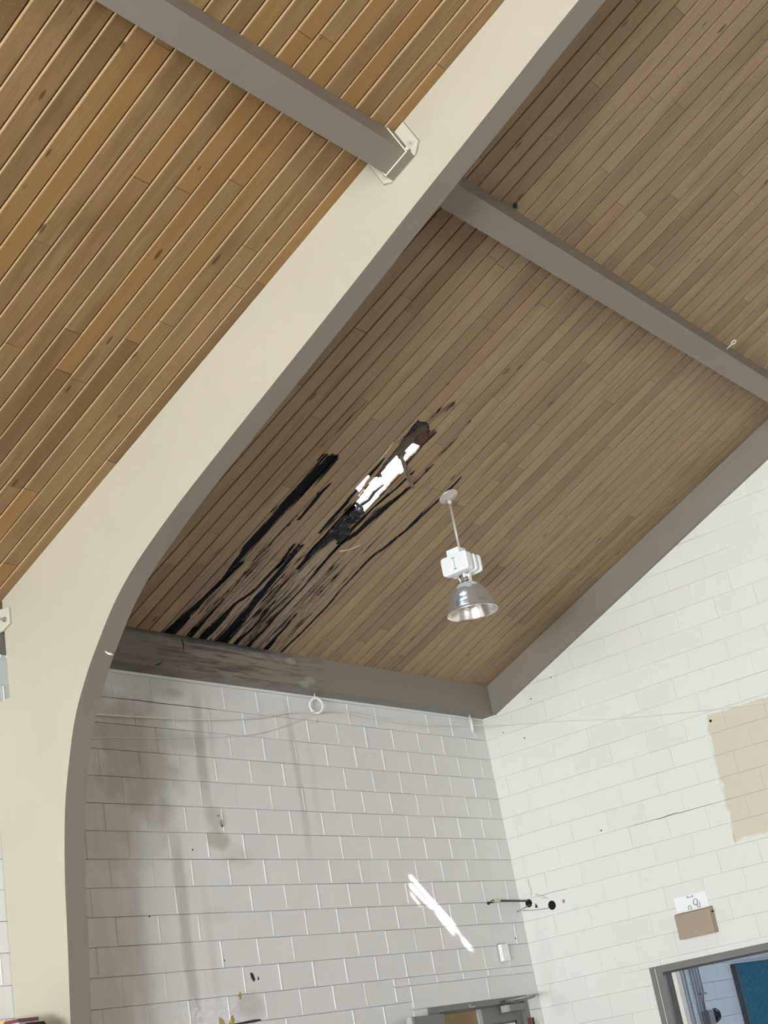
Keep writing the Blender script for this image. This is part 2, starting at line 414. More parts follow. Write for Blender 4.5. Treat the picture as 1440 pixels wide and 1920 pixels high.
# ------------------------------------------------------------------ floor, plain walls
mb = MB(); mb.box((-42.2, -18.6, -0.15), (6.8, 0.6, 0.0)); struct(obj('floor', mb, 'floor'))
mb = MB(); mb.box((-42.2, -18.6, 0), (-42.0, 0.2, 9.2)); struct(obj('wall_left', mb, 'wall_plain'))
mb = MB(); mb.box((-42.0, -18.6, 0), (0.2, -18.4, 5.4)); struct(obj('wall_front', mb, 'wall_plain'))
mb = MB(); mb.prism([(-42, YR, zc(YR)), (-42, -18.6, 5.0), (-42, -18.6, 5.2), (-42, YR, zc(YR) + 0.2)], (42.2, 0, 0))
struct(obj('ceiling_front', mb, 'pine_left'))

# ------------------------------------------------------------------ block walls
B = 0.4064; H = 0.2032
def subtract(r, o):
    x0, y0, x1, y1 = r; a0, b0, a1, b1 = o
    if a0 >= x1 or a1 <= x0 or b0 >= y1 or b1 <= y0: return [r]
    out = []
    if b0 > y0: out.append((x0, y0, x1, b0))
    if b1 < y1: out.append((x0, b1, x1, y1))
    m0, m1 = max(y0, b0), min(y1, b1)
    if a0 > x0: out.append((x0, m0, a0, m1))
    if a1 < x1: out.append((a1, m0, x1, m1))
    return out
def subtract_all(rs, ops):
    for o in ops: rs = [q for r in rs for q in subtract(r, o)]
    return [r for r in rs if r[2] - r[0] > 0.004 and r[3] - r[1] > 0.004]
def clip(poly, a, b):            # keep v < a + b*u
    out = []
    for i in range(len(poly)):
        p, q = poly[i], poly[(i + 1) % len(poly)]
        fp, fq = a + b * p[0] - p[1], a + b * q[0] - q[1]
        if fp >= 0: out.append(p)
        if fp * fq < 0:
            t = fp / (fp - fq); out.append((p[0] + (q[0] - p[0]) * t, p[1] + (q[1] - p[1]) * t))
    return out

def block_wall(P, u0, u1, v1, phase_odd, openings, line=None, solid=(), groove=0.006, depth=0.005, flip=False, rows=None, faint=0.0, vtop=4.8, bed=0.0016, thin=False, ridge=0.0):
    """P(u, v, d) -> 3D point, d = depth behind the face. Every block is a raised face with sloped edges over a mortar bed."""
    mb = MB(); tint = []
    def face(pts, t):
        if flip: pts = pts[::-1]
        mb.add(pts, [list(range(len(pts)))]); tint.append(t)
    cells = []
    if rows is None:
        rows = []
        k = -60
        while True:
            lo, hi = vtop - H * (k + 1), vtop - H * k
            if hi <= 0: break
            if lo < v1: rows.append((max(lo, 0.0), min(hi, v1), k))
            k += 1
    for lo, hi, k in rows:
        ph = phase_odd if k % 2 else phase_odd + B / 2
        n = math.floor((u0 - ph) / B)
        while ph + n * B < u1:
            a, b = max(ph + n * B, u0), min(ph + (n + 1) * B, u1)
            if b - a > 0.01: cells += subtract_all([(a, lo, b, hi)], list(openings) + list(solid))
            n += 1
    for s_ in solid: cells += subtract_all([tuple(s_)], openings)
    for a, lo, b, hi in cells:
        t = random.random() ** 2 * 0.28
        gu = groove * random.uniform(0.45, 1.25); gv = groove * random.uniform(0.5, 1.2); d0 = random.uniform(0, 0.0009)
        if random.random() < faint: gu *= 0.25
        dd = depth; mu = 0.0002; mv = bed * random.uniform(0.35, 1.25)
        if thin: mu = random.choice((0.0, 0.0, 0.0003, 0.0006)); gu = mu + 0.0006; mv = bed * random.choice((0.0, 0.25, 0.5, 1.0, 1.3))
        if ridge: gu = 0.001; mu = 0.0
        gv = max(gv, mv + 0.0006)
        outer = [(a + mu, lo + mv), (b - mu, lo + mv), (b - mu, hi - mv), (a + mu, hi - mv)]
        inner = [(a + gu, lo + gv), (b - gu, lo + gv), (b - gu, hi - gv), (a + gu, hi - gv)]
        if line:
            if lo > line[0] + line[1] * b: continue
            cut = [(u, v) for u, v in outer if v > line[0] + line[1] * u]
            if cut:
                inner = clip(inner, *line)
                if len(inner) >= 3: face([P(u, v, d0) for u, v in inner], t)
                continue
        face([P(u, v, d0) for u, v in inner], t)
        if ridge and random.random() < 0.88 and a > u0 + 0.02 and hi - lo > 0.03:
            w, hgt = random.uniform(0.005, 0.008), random.uniform(0.0045, 0.008) * ridge
            z0_, z1_ = lo + mv + random.uniform(0, 0.02), hi - mv - random.uniform(0, 0.01)
            face([P(a - w, z0_, 0.001), P(a, z0_, -hgt), P(a, z1_, -hgt), P(a - w, z1_, 0.001)], 0.0)
            face([P(a, z0_, -hgt), P(a + w, z0_, 0.001), P(a + w, z1_, 0.001), P(a, z1_, -hgt)], 0.0)
        for i in range(4):
            j = (i + 1) % 4
            face([P(*outer[i], dd), P(*outer[j], dd), P(*inner[j], d0), P(*inner[i], d0)], t * 0.6)
    back = subtract_all([(u0, 0.0, u1, v1)], openings)
    if line:
        for a, lo, b, hi in back:
            p = clip([(a, lo), (b, lo), (b, hi), (a, hi)], *line)
            if len(p) >= 3: face([P(u, v, depth + 0.008) for u, v in p], 0.2)
    else:
        for a, lo, b, hi in back: face([P(a, lo, depth + 0.008), P(b, lo, depth + 0.008), P(b, hi, depth + 0.008), P(a, hi, depth + 0.008)], 0.2)
    # reveals of the openings and the far side of the wall
    T = 0.2
    for a, lo, b, hi in openings:
        for p, q in (((a, lo), (a, hi)), ((a, hi), (b, hi)), ((b, hi), (b, lo))):
            face([P(*p, 0.004), P(*q, 0.004), P(*q, T), P(*p, T)], 0.1)
    for a, lo, b, hi in back:
        p = [(a, lo), (b, lo), (b, hi), (a, hi)]
        if line: p = clip(p, *line)
        if len(p) >= 3: face([P(u, v, T) for u, v in p][::-1], 0.1)
    mb.face_attr('tint', tint)
    return mb

# back (eave) wall: face in the plane y = 0, u = x
DOOR = (-1.81, 0.0, -0.23, 2.093)
LINT = (-2.0, 2.093, 0.0, 2.292); HALF = (-2.0, 2.292, 0.0, 2.3616)
rows = []
k = 0
rows.append((4.8, 4.9, -1))
while 4.8 - H * k > 0:
    rows.append((max(0.0, 4.8 - H * (k + 1)), 4.8 - H * k, k)); k += 1
hb = [HALF[0] + i * B for i in range(5)] + [0.0]
halves = [(hb[i], HALF[1], hb[i + 1], HALF[3]) for i in range(5) if hb[i + 1] - hb[i] > 0.02]
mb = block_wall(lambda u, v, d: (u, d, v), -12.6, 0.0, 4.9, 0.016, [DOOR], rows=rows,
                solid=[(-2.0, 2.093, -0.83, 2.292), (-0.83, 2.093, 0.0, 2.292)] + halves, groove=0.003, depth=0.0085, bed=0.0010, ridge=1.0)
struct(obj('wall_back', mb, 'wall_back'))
mb = MB(); mb.box((-42.0, 0.0, 0), (-12.6, 0.2, 4.9)); mb.box((-42.0, 0.19, 0), (-1.85, 0.25, 5.1)); mb.box((-0.2, 0.19, 0), (0.25, 0.25, 5.1)); mb.box((-1.85, 0.19, 2.2), (-0.2, 0.25, 5.1)); mb.box((0.004, 0.0, 0), (0.2, 0.2, 5.05)); struct(obj('wall_back_far', mb, 'wall_plain'))

# right (gable) wall: face in the plane x = 0, u = -y
DOORW = (1.24, 0.0, 3.45, 2.105); PATCH = (0.02, 2.768, 0.56, 2.971)
mb = block_wall(lambda u, v, d: (d, -u, v), 0.0, 9.2, 9.0, 0.3472 + B / 2, [DOORW, PATCH], line=(5.02, S),
                groove=0.003, depth=0.004, faint=0.45, bed=0.0006, thin=True)
struct(obj('wall_right', mb, 'wall_right'))
mb = MB(); mb.prism([(0, -9.2, 0), (0, -18.6, 0), (0, -18.6, 5.1), (0, -9.2, 9.0)], (0.2, 0, 0)); struct(obj('wall_right_far', mb, 'wall_plain'))

# pale caulk line between the back wall and the beam above it
mb = MB(); mb.box((-6.035, -0.012, 4.800), (0.0, 0.0, 4.822)); struct(obj('trim_1', mb, 'white_plastic'))

# ------------------------------------------------------------------ plank ceilings
def inside(p, poly):
    x, y = p; c = False
    for i in range(len(poly)):
        x0, y0 = poly[i]; x1, y1 = poly[i - 1]
        if (y0 > y) != (y1 > y) and x < (x1 - x0) * (y - y0) / (y1 - y0) + x0: c = not c
    return c
def edge_dist(p, poly):
    best = 9; P = Vector((p[0], p[1]))
    for i in range(len(poly)):
        a, b = Vector(poly[i - 1]), Vector(poly[i]); ab = b - a
        t = max(0, min(1, (P - a).dot(ab) / max(ab.length_squared, 1e-9))); best = min(best, (P - a - ab * t).length)
    return best

BOARD_GONE = [(-3.916, 1.862), (-3.985, 2.3), (-4.052, 2.748), (-3.924, 2.747), (-3.792, 2.652), (-3.781, 2.492), (-3.765, 2.359), (-3.728, 2.292), (-3.742, 2.075), (-3.755, 1.795), (-3.85, 1.82)]
BOARD_SLOT = [(-4.045, 2.0), (-4.052, 2.150), (-4.012, 2.150), (-3.98, 1.972)]
DECK_GONE = [
    [(-3.924, 1.906), (-3.916, 2.106), (-3.906, 2.161), (-3.868, 2.173), (-3.903, 2.223), (-3.906, 2.401), (-3.857, 2.379), (-3.777, 2.321), (-3.761, 2.265), (-3.787, 2.243), (-3.783, 2.198), (-3.776, 2.094), (-3.770, 1.949), (-3.774, 1.817), (-3.832, 1.87), (-3.902, 1.889)],
    [(-4.045, 2.0), (-4.05, 2.148), (-4.01, 2.15), (-3.98, 1.975)],
    [(-3.883, 2.475), (-3.88, 2.55), (-3.817, 2.56), (-3.81, 2.485), (-3.82, 2.36), (-3.85, 2.36), (-3.859, 2.453)],
    [(-3.916, 1.862), (-3.903, 1.873), (-3.796, 1.818), (-3.791, 1.796)]]
DECK_GONE = [[(sum(q[0] for q in p) / len(p) + (x - sum(q[0] for q in p) / len(p)) * 1.6 + 0.016, s * 1.0 - 0.012) for x, s in p] for p in DECK_GONE]
# rot streaks: points (x, s, half width), strength
STREAKS = [
    ([(-4.60, 0.0, .075), (-4.565, 0.19, .062), (-4.53, 0.45, .04), (-4.505, 0.8, .022), (-4.468, 1.04, .012)], 1.0),
    ([(-4.52, 0.9, .012), (-4.545, 1.2, .04), (-4.555, 1.5, .055), (-4.54, 1.8, .068), (-4.535, 2.0, .07), (-4.535, 2.20, .075)], 1.0),
    ([(-4.327, 0.0, .03), (-4.331, 0.36, .016), (-4.333, 0.62, .005)], 1.0),
    ([(-4.19, 0.0, .06), (-4.17, 0.43, .03), (-4.173, 0.61, .024), (-4.103, 0.82, .014), (-4.10, 1.13, .016), (-4.131, 1.32, .012)], 1.0),
    ([(-3.95, 0.0, .12), (-3.975, 0.30, .09), (-3.985, 0.6, .05), (-4.02, 0.9, .03), (-4.04, 1.15, .028), (-4.05, 1.33, .03)], .8),
    ([(-3.805, 0.0, .03), (-3.775, 0.414, .012), (-3.80, 0.72, .008)], .9),
    ([(-3.66, 0.0, .05), (-3.642, 0.4, .026), (-3.648, 0.8, .018), (-3.665, 1.2, .015), (-3.69, 1.45, .02), (-3.636, 1.60, .03), (-3.60, 1.85, .055), (-3.57, 1.95, .04), (-3.52, 2.16, .02), (-3.507, 2.42, .008)], .75),
    ([(-3.42, 0.0, .04), (-3.431, 0.38, .016), (-3.453, 0.62, .006)], .9),
    ([(-3.232, 0.0, .022), (-3.20, 0.6, .014), (-3.228, 1.1, .012), (-3.225, 1.4, .026), (-3.18, 1.6, .02), (-3.137, 1.75, .022), (-3.11, 1.98, .026), (-3.092, 2.17, .02), (-3.09, 2.40, .008)], .72),
    ([(-3.35, 1.3, .01), (-3.36, 1.6, .02), (-3.36, 2.0, .012), (-3.38, 2.3, .01)], .42),
    ([(-3.523, 2.40, .01), (-3.528, 2.62, .016), (-3.53, 2.90, .01)], .5),
    ([(-4.05, 2.55, .02), (-3.94, 2.75, .05), (-3.92, 2.88, .06), (-3.88, 2.99, .05)], .46),
    ([(-4.72, 2.2, .008), (-4.69, 2.42, .016), (-4.675, 2.72, .006)], .5),
    ([(-4.00, 1.55, .012), (-4.01, 1.85, .02), (-4.03, 2.1, .016), (-4.04, 2.32, .008)], .9),
    ([(-4.31, 1.62, .012), (-4.335, 1.85, .022), (-4.32, 1.96, .01)], .9),
    ([(-4.36, 1.2, .02), (-4.37, 1.45, .03), (-4.36, 1.6, .01)], .5),
    ([(-3.88, 1.15, .02), (-3.895, 1.35, .045), (-3.85, 1.6, .10), (-3.85, 1.8, .09), (-3.87, 1.9, .06)], 1.0),
    ([(-3.72, 1.5, .02), (-3.70, 1.8, .016), (-3.66, 2.1, .012), (-3.63, 2.3, .01)], .9),
    ([(-3.79, 2.4, .02), (-3.80, 2.6, .03), (-3.78, 2.7, .01)], .8),
]
SEED_DIR = 0
def streak_val(x, s):
    best = 0.0
    for i, (pts, k) in enumerate(STREAKS):
        if s < pts[0][1] - 0.05 or s > pts[-1][1] + 0.06: continue
        for a, b in zip(pts, pts[1:]):
            if a[1] - 1e-6 <= s <= b[1] or (b is pts[-1] and s > b[1]) or (a is pts[0] and s < a[1]):
                t = max(0, min(1, (s - a[1]) / (b[1] - a[1]))); cx = a[0] + (b[0] - a[0]) * t; w = a[2] + (b[2] - a[2]) * t
                nz = noise.noise((x * 30, s * 3, i * 7.1)) ; w = w * (1.0 + 0.55 * nz) + 0.004
                e = abs(x - cx + 0.012 * noise.noise((s * 5, i * 3.3, 0.2))) / w
                v = max(0.0, 1.55 - e) / 1.15
                if s > b[1]: v *= max(0, 1 - (s - b[1]) / 0.06)
                best = max(best, k * min(1.0, v)); break
    return best

def planks(x0, x1, s0, s1, phase, width, ch, gd, fine=None, seed=1, g=0.0022, tongue=(0.004, 0.009), tongue_p=1.0):
    rnd = random.Random(seed)
    mb = MB(); tint = []; sd = []; stain = []; wash = []
    n = math.floor((x0 - phase) / width)
    while phase + n * width < x1 - 0.01:
        a, b = max(x0, phase + n * width), min(x1, phase + (n + 1) * width); n += 1
        if b - a < 0.02: continue
        isfine = fine is not None and b > fine[0] and a < fine[1]
        s = s0 - rnd.uniform(0, 2.0); cuts = [s0]
        while s < s1:
            s += rnd.choice((1.1, 1.5, 1.9, 2.4, 2.9)) + rnd.uniform(-0.2, 0.2)
            if s0 + 0.15 < s < s1 - 0.15: cuts.append(s)
        cuts.append(s1)
        for ca, cb in zip(cuts, cuts[1:]):
            ca += 0.0012; cb -= 0.0012
            t, q, dz = rnd.random(), rnd.random(), rnd.uniform(-0.0012, 0.0012)
            tw = rnd.uniform(*tongue); pale = rnd.random() < tongue_p
            xs = [(a + g, -0.0165), (a + g, -gd * 0.75), (a + g + tw, -gd * 0.45), (a + max(ch, tw + g + 0.003), dz)]
            nin = 11 if isfine else 1
            a_ = xs[-1][0]
            for i in range(1, nin): xs.append((a_ + (b - ch - a_) * i / nin, dz))
            xs += [(b - ch, dz), (b - g, -gd), (b - g, -0.0165)]
            if isfine and ca < fine[2]:
                ys = []; y = ca; lim = min(cb, fine[2])
                m = max(1, int((lim - ca) / 0.0125)); ys = [ca + (lim - ca) * i / m for i in range(m + 1)]
                if cb > fine[2] + 0.01: ys.append(cb)
            else: ys = [ca, cb]
            o = len(mb.v); m = len(xs)
            for yy in ys:
                for xx, zz in xs:
                    mb.v.append((xx, yy, zz))
                    if isfine:
                        sv = streak_val(xx, yy); wv = 0.0
                        if yy < 1.95 and -4.75 < xx < -3.1:
                            wv = max(0.0, min(1.0, (1.85 - yy) / 1.0)) * min(1, (xx + 4.75) / 0.2, (-3.1 - xx) / 0.2) * (0.55 + 0.7 * noise.noise((xx * 9, yy * 1.2, 3.3)))
                            if yy < 1.7: sv = max(sv, max(0.0, min(1, (xx + 4.68) / 0.15, (-3.15 - xx) / 0.15, (1.7 - yy) / 0.5)) * (0.36 + 0.34 * noise.noise((xx * 11, yy * 0.9, 8.8))))
                        de = 0.0
                        if -4.15 < xx < -3.65 and 1.7 < yy < 2.85:
                            d = edge_dist((xx, yy), BOARD_GONE); de = max(0.0, 1 - d / (0.022 + 0.02 * noise.noise((xx * 20, yy * 4, 1)))) if d < 0.05 else 0.0
                        stain.append(max(sv, de * 0.8)); wash.append(max(0.0, wv))
                    else: stain.append(0.0); wash.append(0.0)
            for j in range(len(ys) - 1):
                for i in range(m - 1):
                    if isfine:
                        cx, cy = (xs[i][0] + xs[i + 1][0]) / 2, (ys[j] + ys[j + 1]) / 2
                        if -4.2 < cx < -3.6 and 1.7 < cy < 2.9:
                            jx = 0.008 * noise.noise((cx * 40, cy * 9, 5)); jy = 0.03 * noise.noise((cx * 60, cy * 6, 9))
                            if inside((cx + jx, cy + jy), BOARD_GONE) or inside((cx + jx * .4, cy + jy * .3), BOARD_SLOT): continue
                    mb.f.append([o + j * m + i, o + j * m + i + 1, o + (j + 1) * m + i + 1, o + (j + 1) * m + i]); mb.m.append(0); mb.sm.append(False)
                    tint.append(2.0 if (i == 1 and pale) else t); sd.append(q)
    mb.face_attr('tint', tint); mb.face_attr('seed', sd)
    mb.point_attr('stain', stain); mb.point_attr('wash', wash)
    return mb

mb = planks(-12.6, XA0 + 0.05, 0.0, SMAX, -8.222, 0.1378, 0.0115, 0.0100, seed=11, g=0.0026)
cl = struct(obj('ceiling_left', mb, 'pine_left', frame=ROOF))
mb = planks(XA1 - 0.05, 0.0, 0.0, SMAX, -3.549, 0.1350, 0.0088, 0.0020, fine=(-4.86, -2.95, 3.15), seed=5, g=0.0064, tongue=(0.0004, 0.0012), tongue_p=0.3)
cr = struct(obj('ceiling_right', mb, 'pine_right', frame=ROOF))

def deck(x0, x1, cells=None):
    mb = MB()
    z = -0.0175
    if cells is None: mb.box((x0, -0.1, z - 0.1), (x1, SMAX, z)); return mb
    hx0, hx1, hs0, hs1 = cells
    for a, b, c, d in ((x0, hx0, -0.1, SMAX), (hx1, x1, -0.1, SMAX), (hx0, hx1, -0.1, hs0), (hx0, hx1, hs1, SMAX)): mb.box((a, c, z - 0.014), (b, d, z))
    st = 0.0085; nx = int((hx1 - hx0) / st); ns = int((hs1 - hs0) / st)
    keep = {}
    for i in range(nx):
        for j in range(ns):
            cx, cy = hx0 + (i + .5) * st, hs0 + (j + .5) * st
            jx = 0.010 * noise.noise((cx * 45, cy * 22, 2)); jy = 0.014 * noise.noise((cx * 40, cy * 25, 7))
            keep[i, j] = not any(inside((cx + jx, cy + jy), p) for p in DECK_GONE)
    idx = {}
    def vid(i, j, t):
        if (i, j, t) not in idx:
            idx[i, j, t] = len(mb.v)
            lift = 0.004 * noise.noise((i * 0.25, j * 0.06, 1.0)) if 0 < i < nx and 0 < j < ns else 0
            mb.v.append((hx0 + i * st, hs0 + j * st, z - (0.014 if t else 0) + lift))
        return idx[i, j, t]
    def q(f): mb.f.append(f); mb.m.append(0); mb.sm.append(False)
    for (i, j), kf in keep.items():
        if not kf: continue
        q([vid(i, j, 0), vid(i + 1, j, 0), vid(i + 1, j + 1, 0), vid(i, j + 1, 0)]); q([vid(i, j, 1), vid(i, j + 1, 1), vid(i + 1, j + 1, 1), vid(i + 1, j, 1)])
        for di, dj, e in ((-1, 0, ((0, 1), (0, 0))), (1, 0, ((1, 0), (1, 1))), (0, -1, ((0, 0), (1, 0))), (0, 1, ((1, 1), (0, 1)))):
            if not keep.get((i + di, j + dj), True):
                a, b = e; q([vid(i + a[0], j + a[1], 0), vid(i + a[0], j + a[1], 1), vid(i + b[0], j + b[1], 1), vid(i + b[0], j + b[1], 0)])
    return mb
def roof_child(name, mb, mat, parent):
    o = obj(name, mb, mat, frame=Matrix.Identity(4)); o.parent = parent; return o
roof_child('roof_deck', deck(XA1 - 0.1, 0.25, (-4.15, -3.65, 1.7, 2.75)), 'deck', cr)
roof_child('roof_deck', deck(-42.0, XA1 - 0.1), 'deck', cl)

# clumps of black rotten wood hanging at the low end of the hole (points in roof frame: x, s, d)
def lumps(specs):
    mb = MB()
    for x, s, d, rx, rs, rd, sd in specs:
        bm = bmesh.new(); bmesh.ops.create_icosphere(bm, subdivisions=4, radius=1)
        for v in bm.verts:
            n = v.co.normalized(); k = 1 + 0.30 * noise.noise(n * 2.2 + Vector((sd, 0, 0))) + 0.22 * noise.noise(n * 6 + Vector((0, sd, 0))) + 0.10 * noise.noise(n * 14)
            v.co = Vector((x + n.x * rx * k, s + n.y * rs * k, d + n.z * rd * k))
        bm.verts.index_update(); mb.add([v.co.copy() for v in bm.verts], [[v.index for v in f.verts] for f in bm.faces], 0, True); bm.free()
    return mb
rw = roof_child('rotten_wood', lumps([(-3.845, 1.77, 0.015, .055, .075, .05, 1.0), (-3.85, 1.66, 0.0, .075, .12, .035, 4.2), (-3.79, 1.565, 0.012, .05, .075, .04, 2.7),
                                      (-3.865, 1.52, 0.0, .045, .13, .03, 7.7), (-3.88, 1.38, -0.005, .03, .12, .02, 3.1)]), 'rot', cr)
roof_child('rotten_wood', lumps([(-4.02, 2.66, 0.0, .022, .05, .016, 8.0), (-3.97, 2.735, 0.0, .05, .018, .014, 5.0), (-4.075, 1.31, 0.0, .02, .02, .014, 2.0)]), 'rot', cr)
rl = roof_child('rotten_wood', lumps([(-3.85, 2.615, 0.0, .045, .06, .022, 6.4), (-3.82, 2.68, 0.0, .02, .05, .016, 9.4)]), 'rust', cr); rl['label'] = 'reddish brown rot'
def sliver(pts, w, t):
    """torn strip of wood following pts (roof frame), width w list, thickness t"""
    mb = MB(); n = len(pts); P = [Vector(p) for p in pts]
    for i, p in enumerate(P):
        tg = (P[min(i + 1, n - 1)] - P[max(i - 1, 0)]).normalized(); sd = tg.cross(Vector((0, 0, 1)))
        sd = sd.normalized() if sd.length > 1e-4 else Vector((1, 0, 0)); nn = sd.cross(tg)
        for a, b in ((-1, -1), (1, -1), (1, 1), (-1, 1)): mb.v.append(tuple(p + sd * w[i] * a / 2 + nn * t * b / 2))
    for i in range(n - 1):
        for k in range(4):
            k2 = (k + 1) % 4; mb.f.append([i * 4 + k, i * 4 + k2, i * 4 + 4 + k2, i * 4 + 4 + k]); mb.m.append(0); mb.sm.append(False)
    for f in ([3, 2, 1, 0], [4 * n - 4, 4 * n - 3, 4 * n - 2, 4 * n - 1]): mb.f.append(f); mb.m.append(0); mb.sm.append(False)
    return mb
roof_child('hanging_splinter', sliver([(-3.887, 2.405, -0.02), (-3.80, 2.345, 0.02), (-3.70, 2.275, 0.065), (-3.635, 2.232, 0.105)], [.022, .034, .036, .024], .012), 'splinter', cr)
roof_child('torn_strip', sliver([(-3.631, 1.385, 0.006), (-3.575, 1.43, 0.022), (-3.535, 1.49, 0.03), (-3.505, 1.515, 0.026)], [.010, .014, .012, .005], .006), 'fresh_wood', cr)
roof_child('hanging_splinter', sliver([(-3.842, 1.872, -0.004), (-3.822, 1.942, 0.004), (-3.836, 2.03, 0.0), (-3.795, 2.108, -0.015)], [.04, .028, .03, .018], .012), 'rot', cr)
roof_child('torn_strip', sliver([(-4.07, 2.31, 0.004), (-4.085, 2.42, 0.006), (-4.10, 2.50, 0.003)], [.004, .014, .006], .005), 'fresh_wood', cr)

# ------------------------------------------------------------------ laminated timber arch
inner = [(YR, zc(YR) - 0.36), (-7.4, zc(-7.4) - 0.41), (-5.5, zc(-5.5) - 0.475), (-4.95, zc(-4.95) - 0.507), (-4.19, zc(-4.19) - 0.555), (-3.66, zc(-3.66) - 0.594), (-3.04, zc(-3.04) - 0.634),
         (-2.5, zc(-2.5) - 0.668), (-2.08, zc(-2.08) - 0.699), (-1.80, 5.069), (-1.546, 4.915), (-1.33, 4.742), (-1.135, 4.527), (-0.988, 4.340), (-0.838, 4.087), (-0.716, 3.74), (-0.655, 3.49),
         (-0.604, 3.13), (-0.572, 2.72), (-0.530, 2.24), (-0.44, 1.15), (-0.35, 0.0)]
def catmull(p, n=5):
    out = []
    for i in range(len(p) - 1):
        a, b, c, d = (Vector(p[max(0, i - 1)]), Vector(p[i]), Vector(p[i + 1]), Vector(p[min(len(p) - 1, i + 2)]))
        for k in range(n):
            t = k / n; out.append(0.5 * ((2 * b) + (c - a) * t + (2 * a - 5 * b + 4 * c - d) * t * t + (3 * b - a - 3 * c + d) * t ** 3))
    return out + [Vector(p[-1])]
inn = catmull(inner, 8)
outr = [(-0.004, 0.0), (-0.004, 4.43), (-0.215, 4.43), (-0.215, zc(-0.215) - 0.004), (YR, zc(YR) - 0.004)]
def arch_mesh():
    mb = MB()
    poly = [(p.x, p.y) for p in inn] + outr
    n = len(poly); ni = len(inn)
    tris = tessellate_polygon([[Vector((y, z, 0)) for y, z in poly]])
    mb.v = [(XA0, y, z) for y, z in poly] + [(XA1, y, z) for y, z in poly]
    for t in tris:
        mb.f += [list(t), [i + n for i in t][::-1]]; mb.m += [0, 0]; mb.sm += [False, False]
    for i in range(n):
        j = (i + 1) % n; mb.f.append([j, i, n + i, n + j]); mb.m.append(1 if i < ni - 1 else 0); mb.sm.append(False)
    return mb
arch = obj('roof_arch', arch_mesh(), ['cream', 'taupe'])
fix_normals(arch)
tag(arch, 'big curved cream roof arch with taupe underside, rising from the lower left', 'arch')

# ------------------------------------------------------------------ beams
def eave_beam(x0, x1):
    mb = MB(); mb.prism([(x0, -0.17, 4.822), (x0, 0.0, 4.822), (x0, 0.0, zc(0) - 0.002), (x0, -0.17, zc(-0.17) - 0.002)], (x1 - x0, 0, 0)); return mb
o = obj('eave_beam', eave_beam(XA0 + 0.001, -0.002), 'eave'); fix_normals(o)
tag(o, 'taupe eave beam with dark leak stains running along the top of the back block wall', 'beam')
for nm, pts in (('crack', [(-4.42, -0.171, 5.10), (-4.41, -0.1715, 5.05), (-4.415, -0.171, 4.99)]), ('crack', [(-4.75, -0.171, 4.835), (-4.70, -0.171, 4.85), (-4.66, -0.171, 4.88)])):
    m2 = MB(); m2.tube(pts, [0.003, 0.006, 0.002], 6); obj(nm, m2, 'black', o)
o = obj('eave_beam', eave_beam(-12.6, XA0), 'taupe'); fix_normals(o)
tag(o, 'short bit of taupe eave beam left of the arch at the left picture edge', 'beam')
mb = MB(); mb.prism([(-0.05, -0.172, 4.818), (-0.05, YR, 4.746 - S * YR), (-0.05, YR, zc(YR) - 0.002), (-0.05, -0.172, zc(-0.172) - 0.002)], (0.05, 0, 0))
o = obj('rake_beam', mb, 'taupe'); fix_normals(o)
tag(o, 'taupe sloping beam along the top of the right gable wall', 'beam')

def purlin(x0, x1, name, label):
    mb = MB(); mb.box((x0, 4.312, 0.0), (x1, 4.487, 0.25), SL)
    o = obj(name, mb, 'taupe'); fix_normals(o); return tag(o, label, 'beam')
pr = purlin(XA1, -0.05, 'purlin', 'taupe purlin beam crossing the plank ceiling right of the arch')
pl = purlin(-12.6, XA0, 'purlin', 'taupe purlin beam at upper left, held by a steel hanger on the arch')

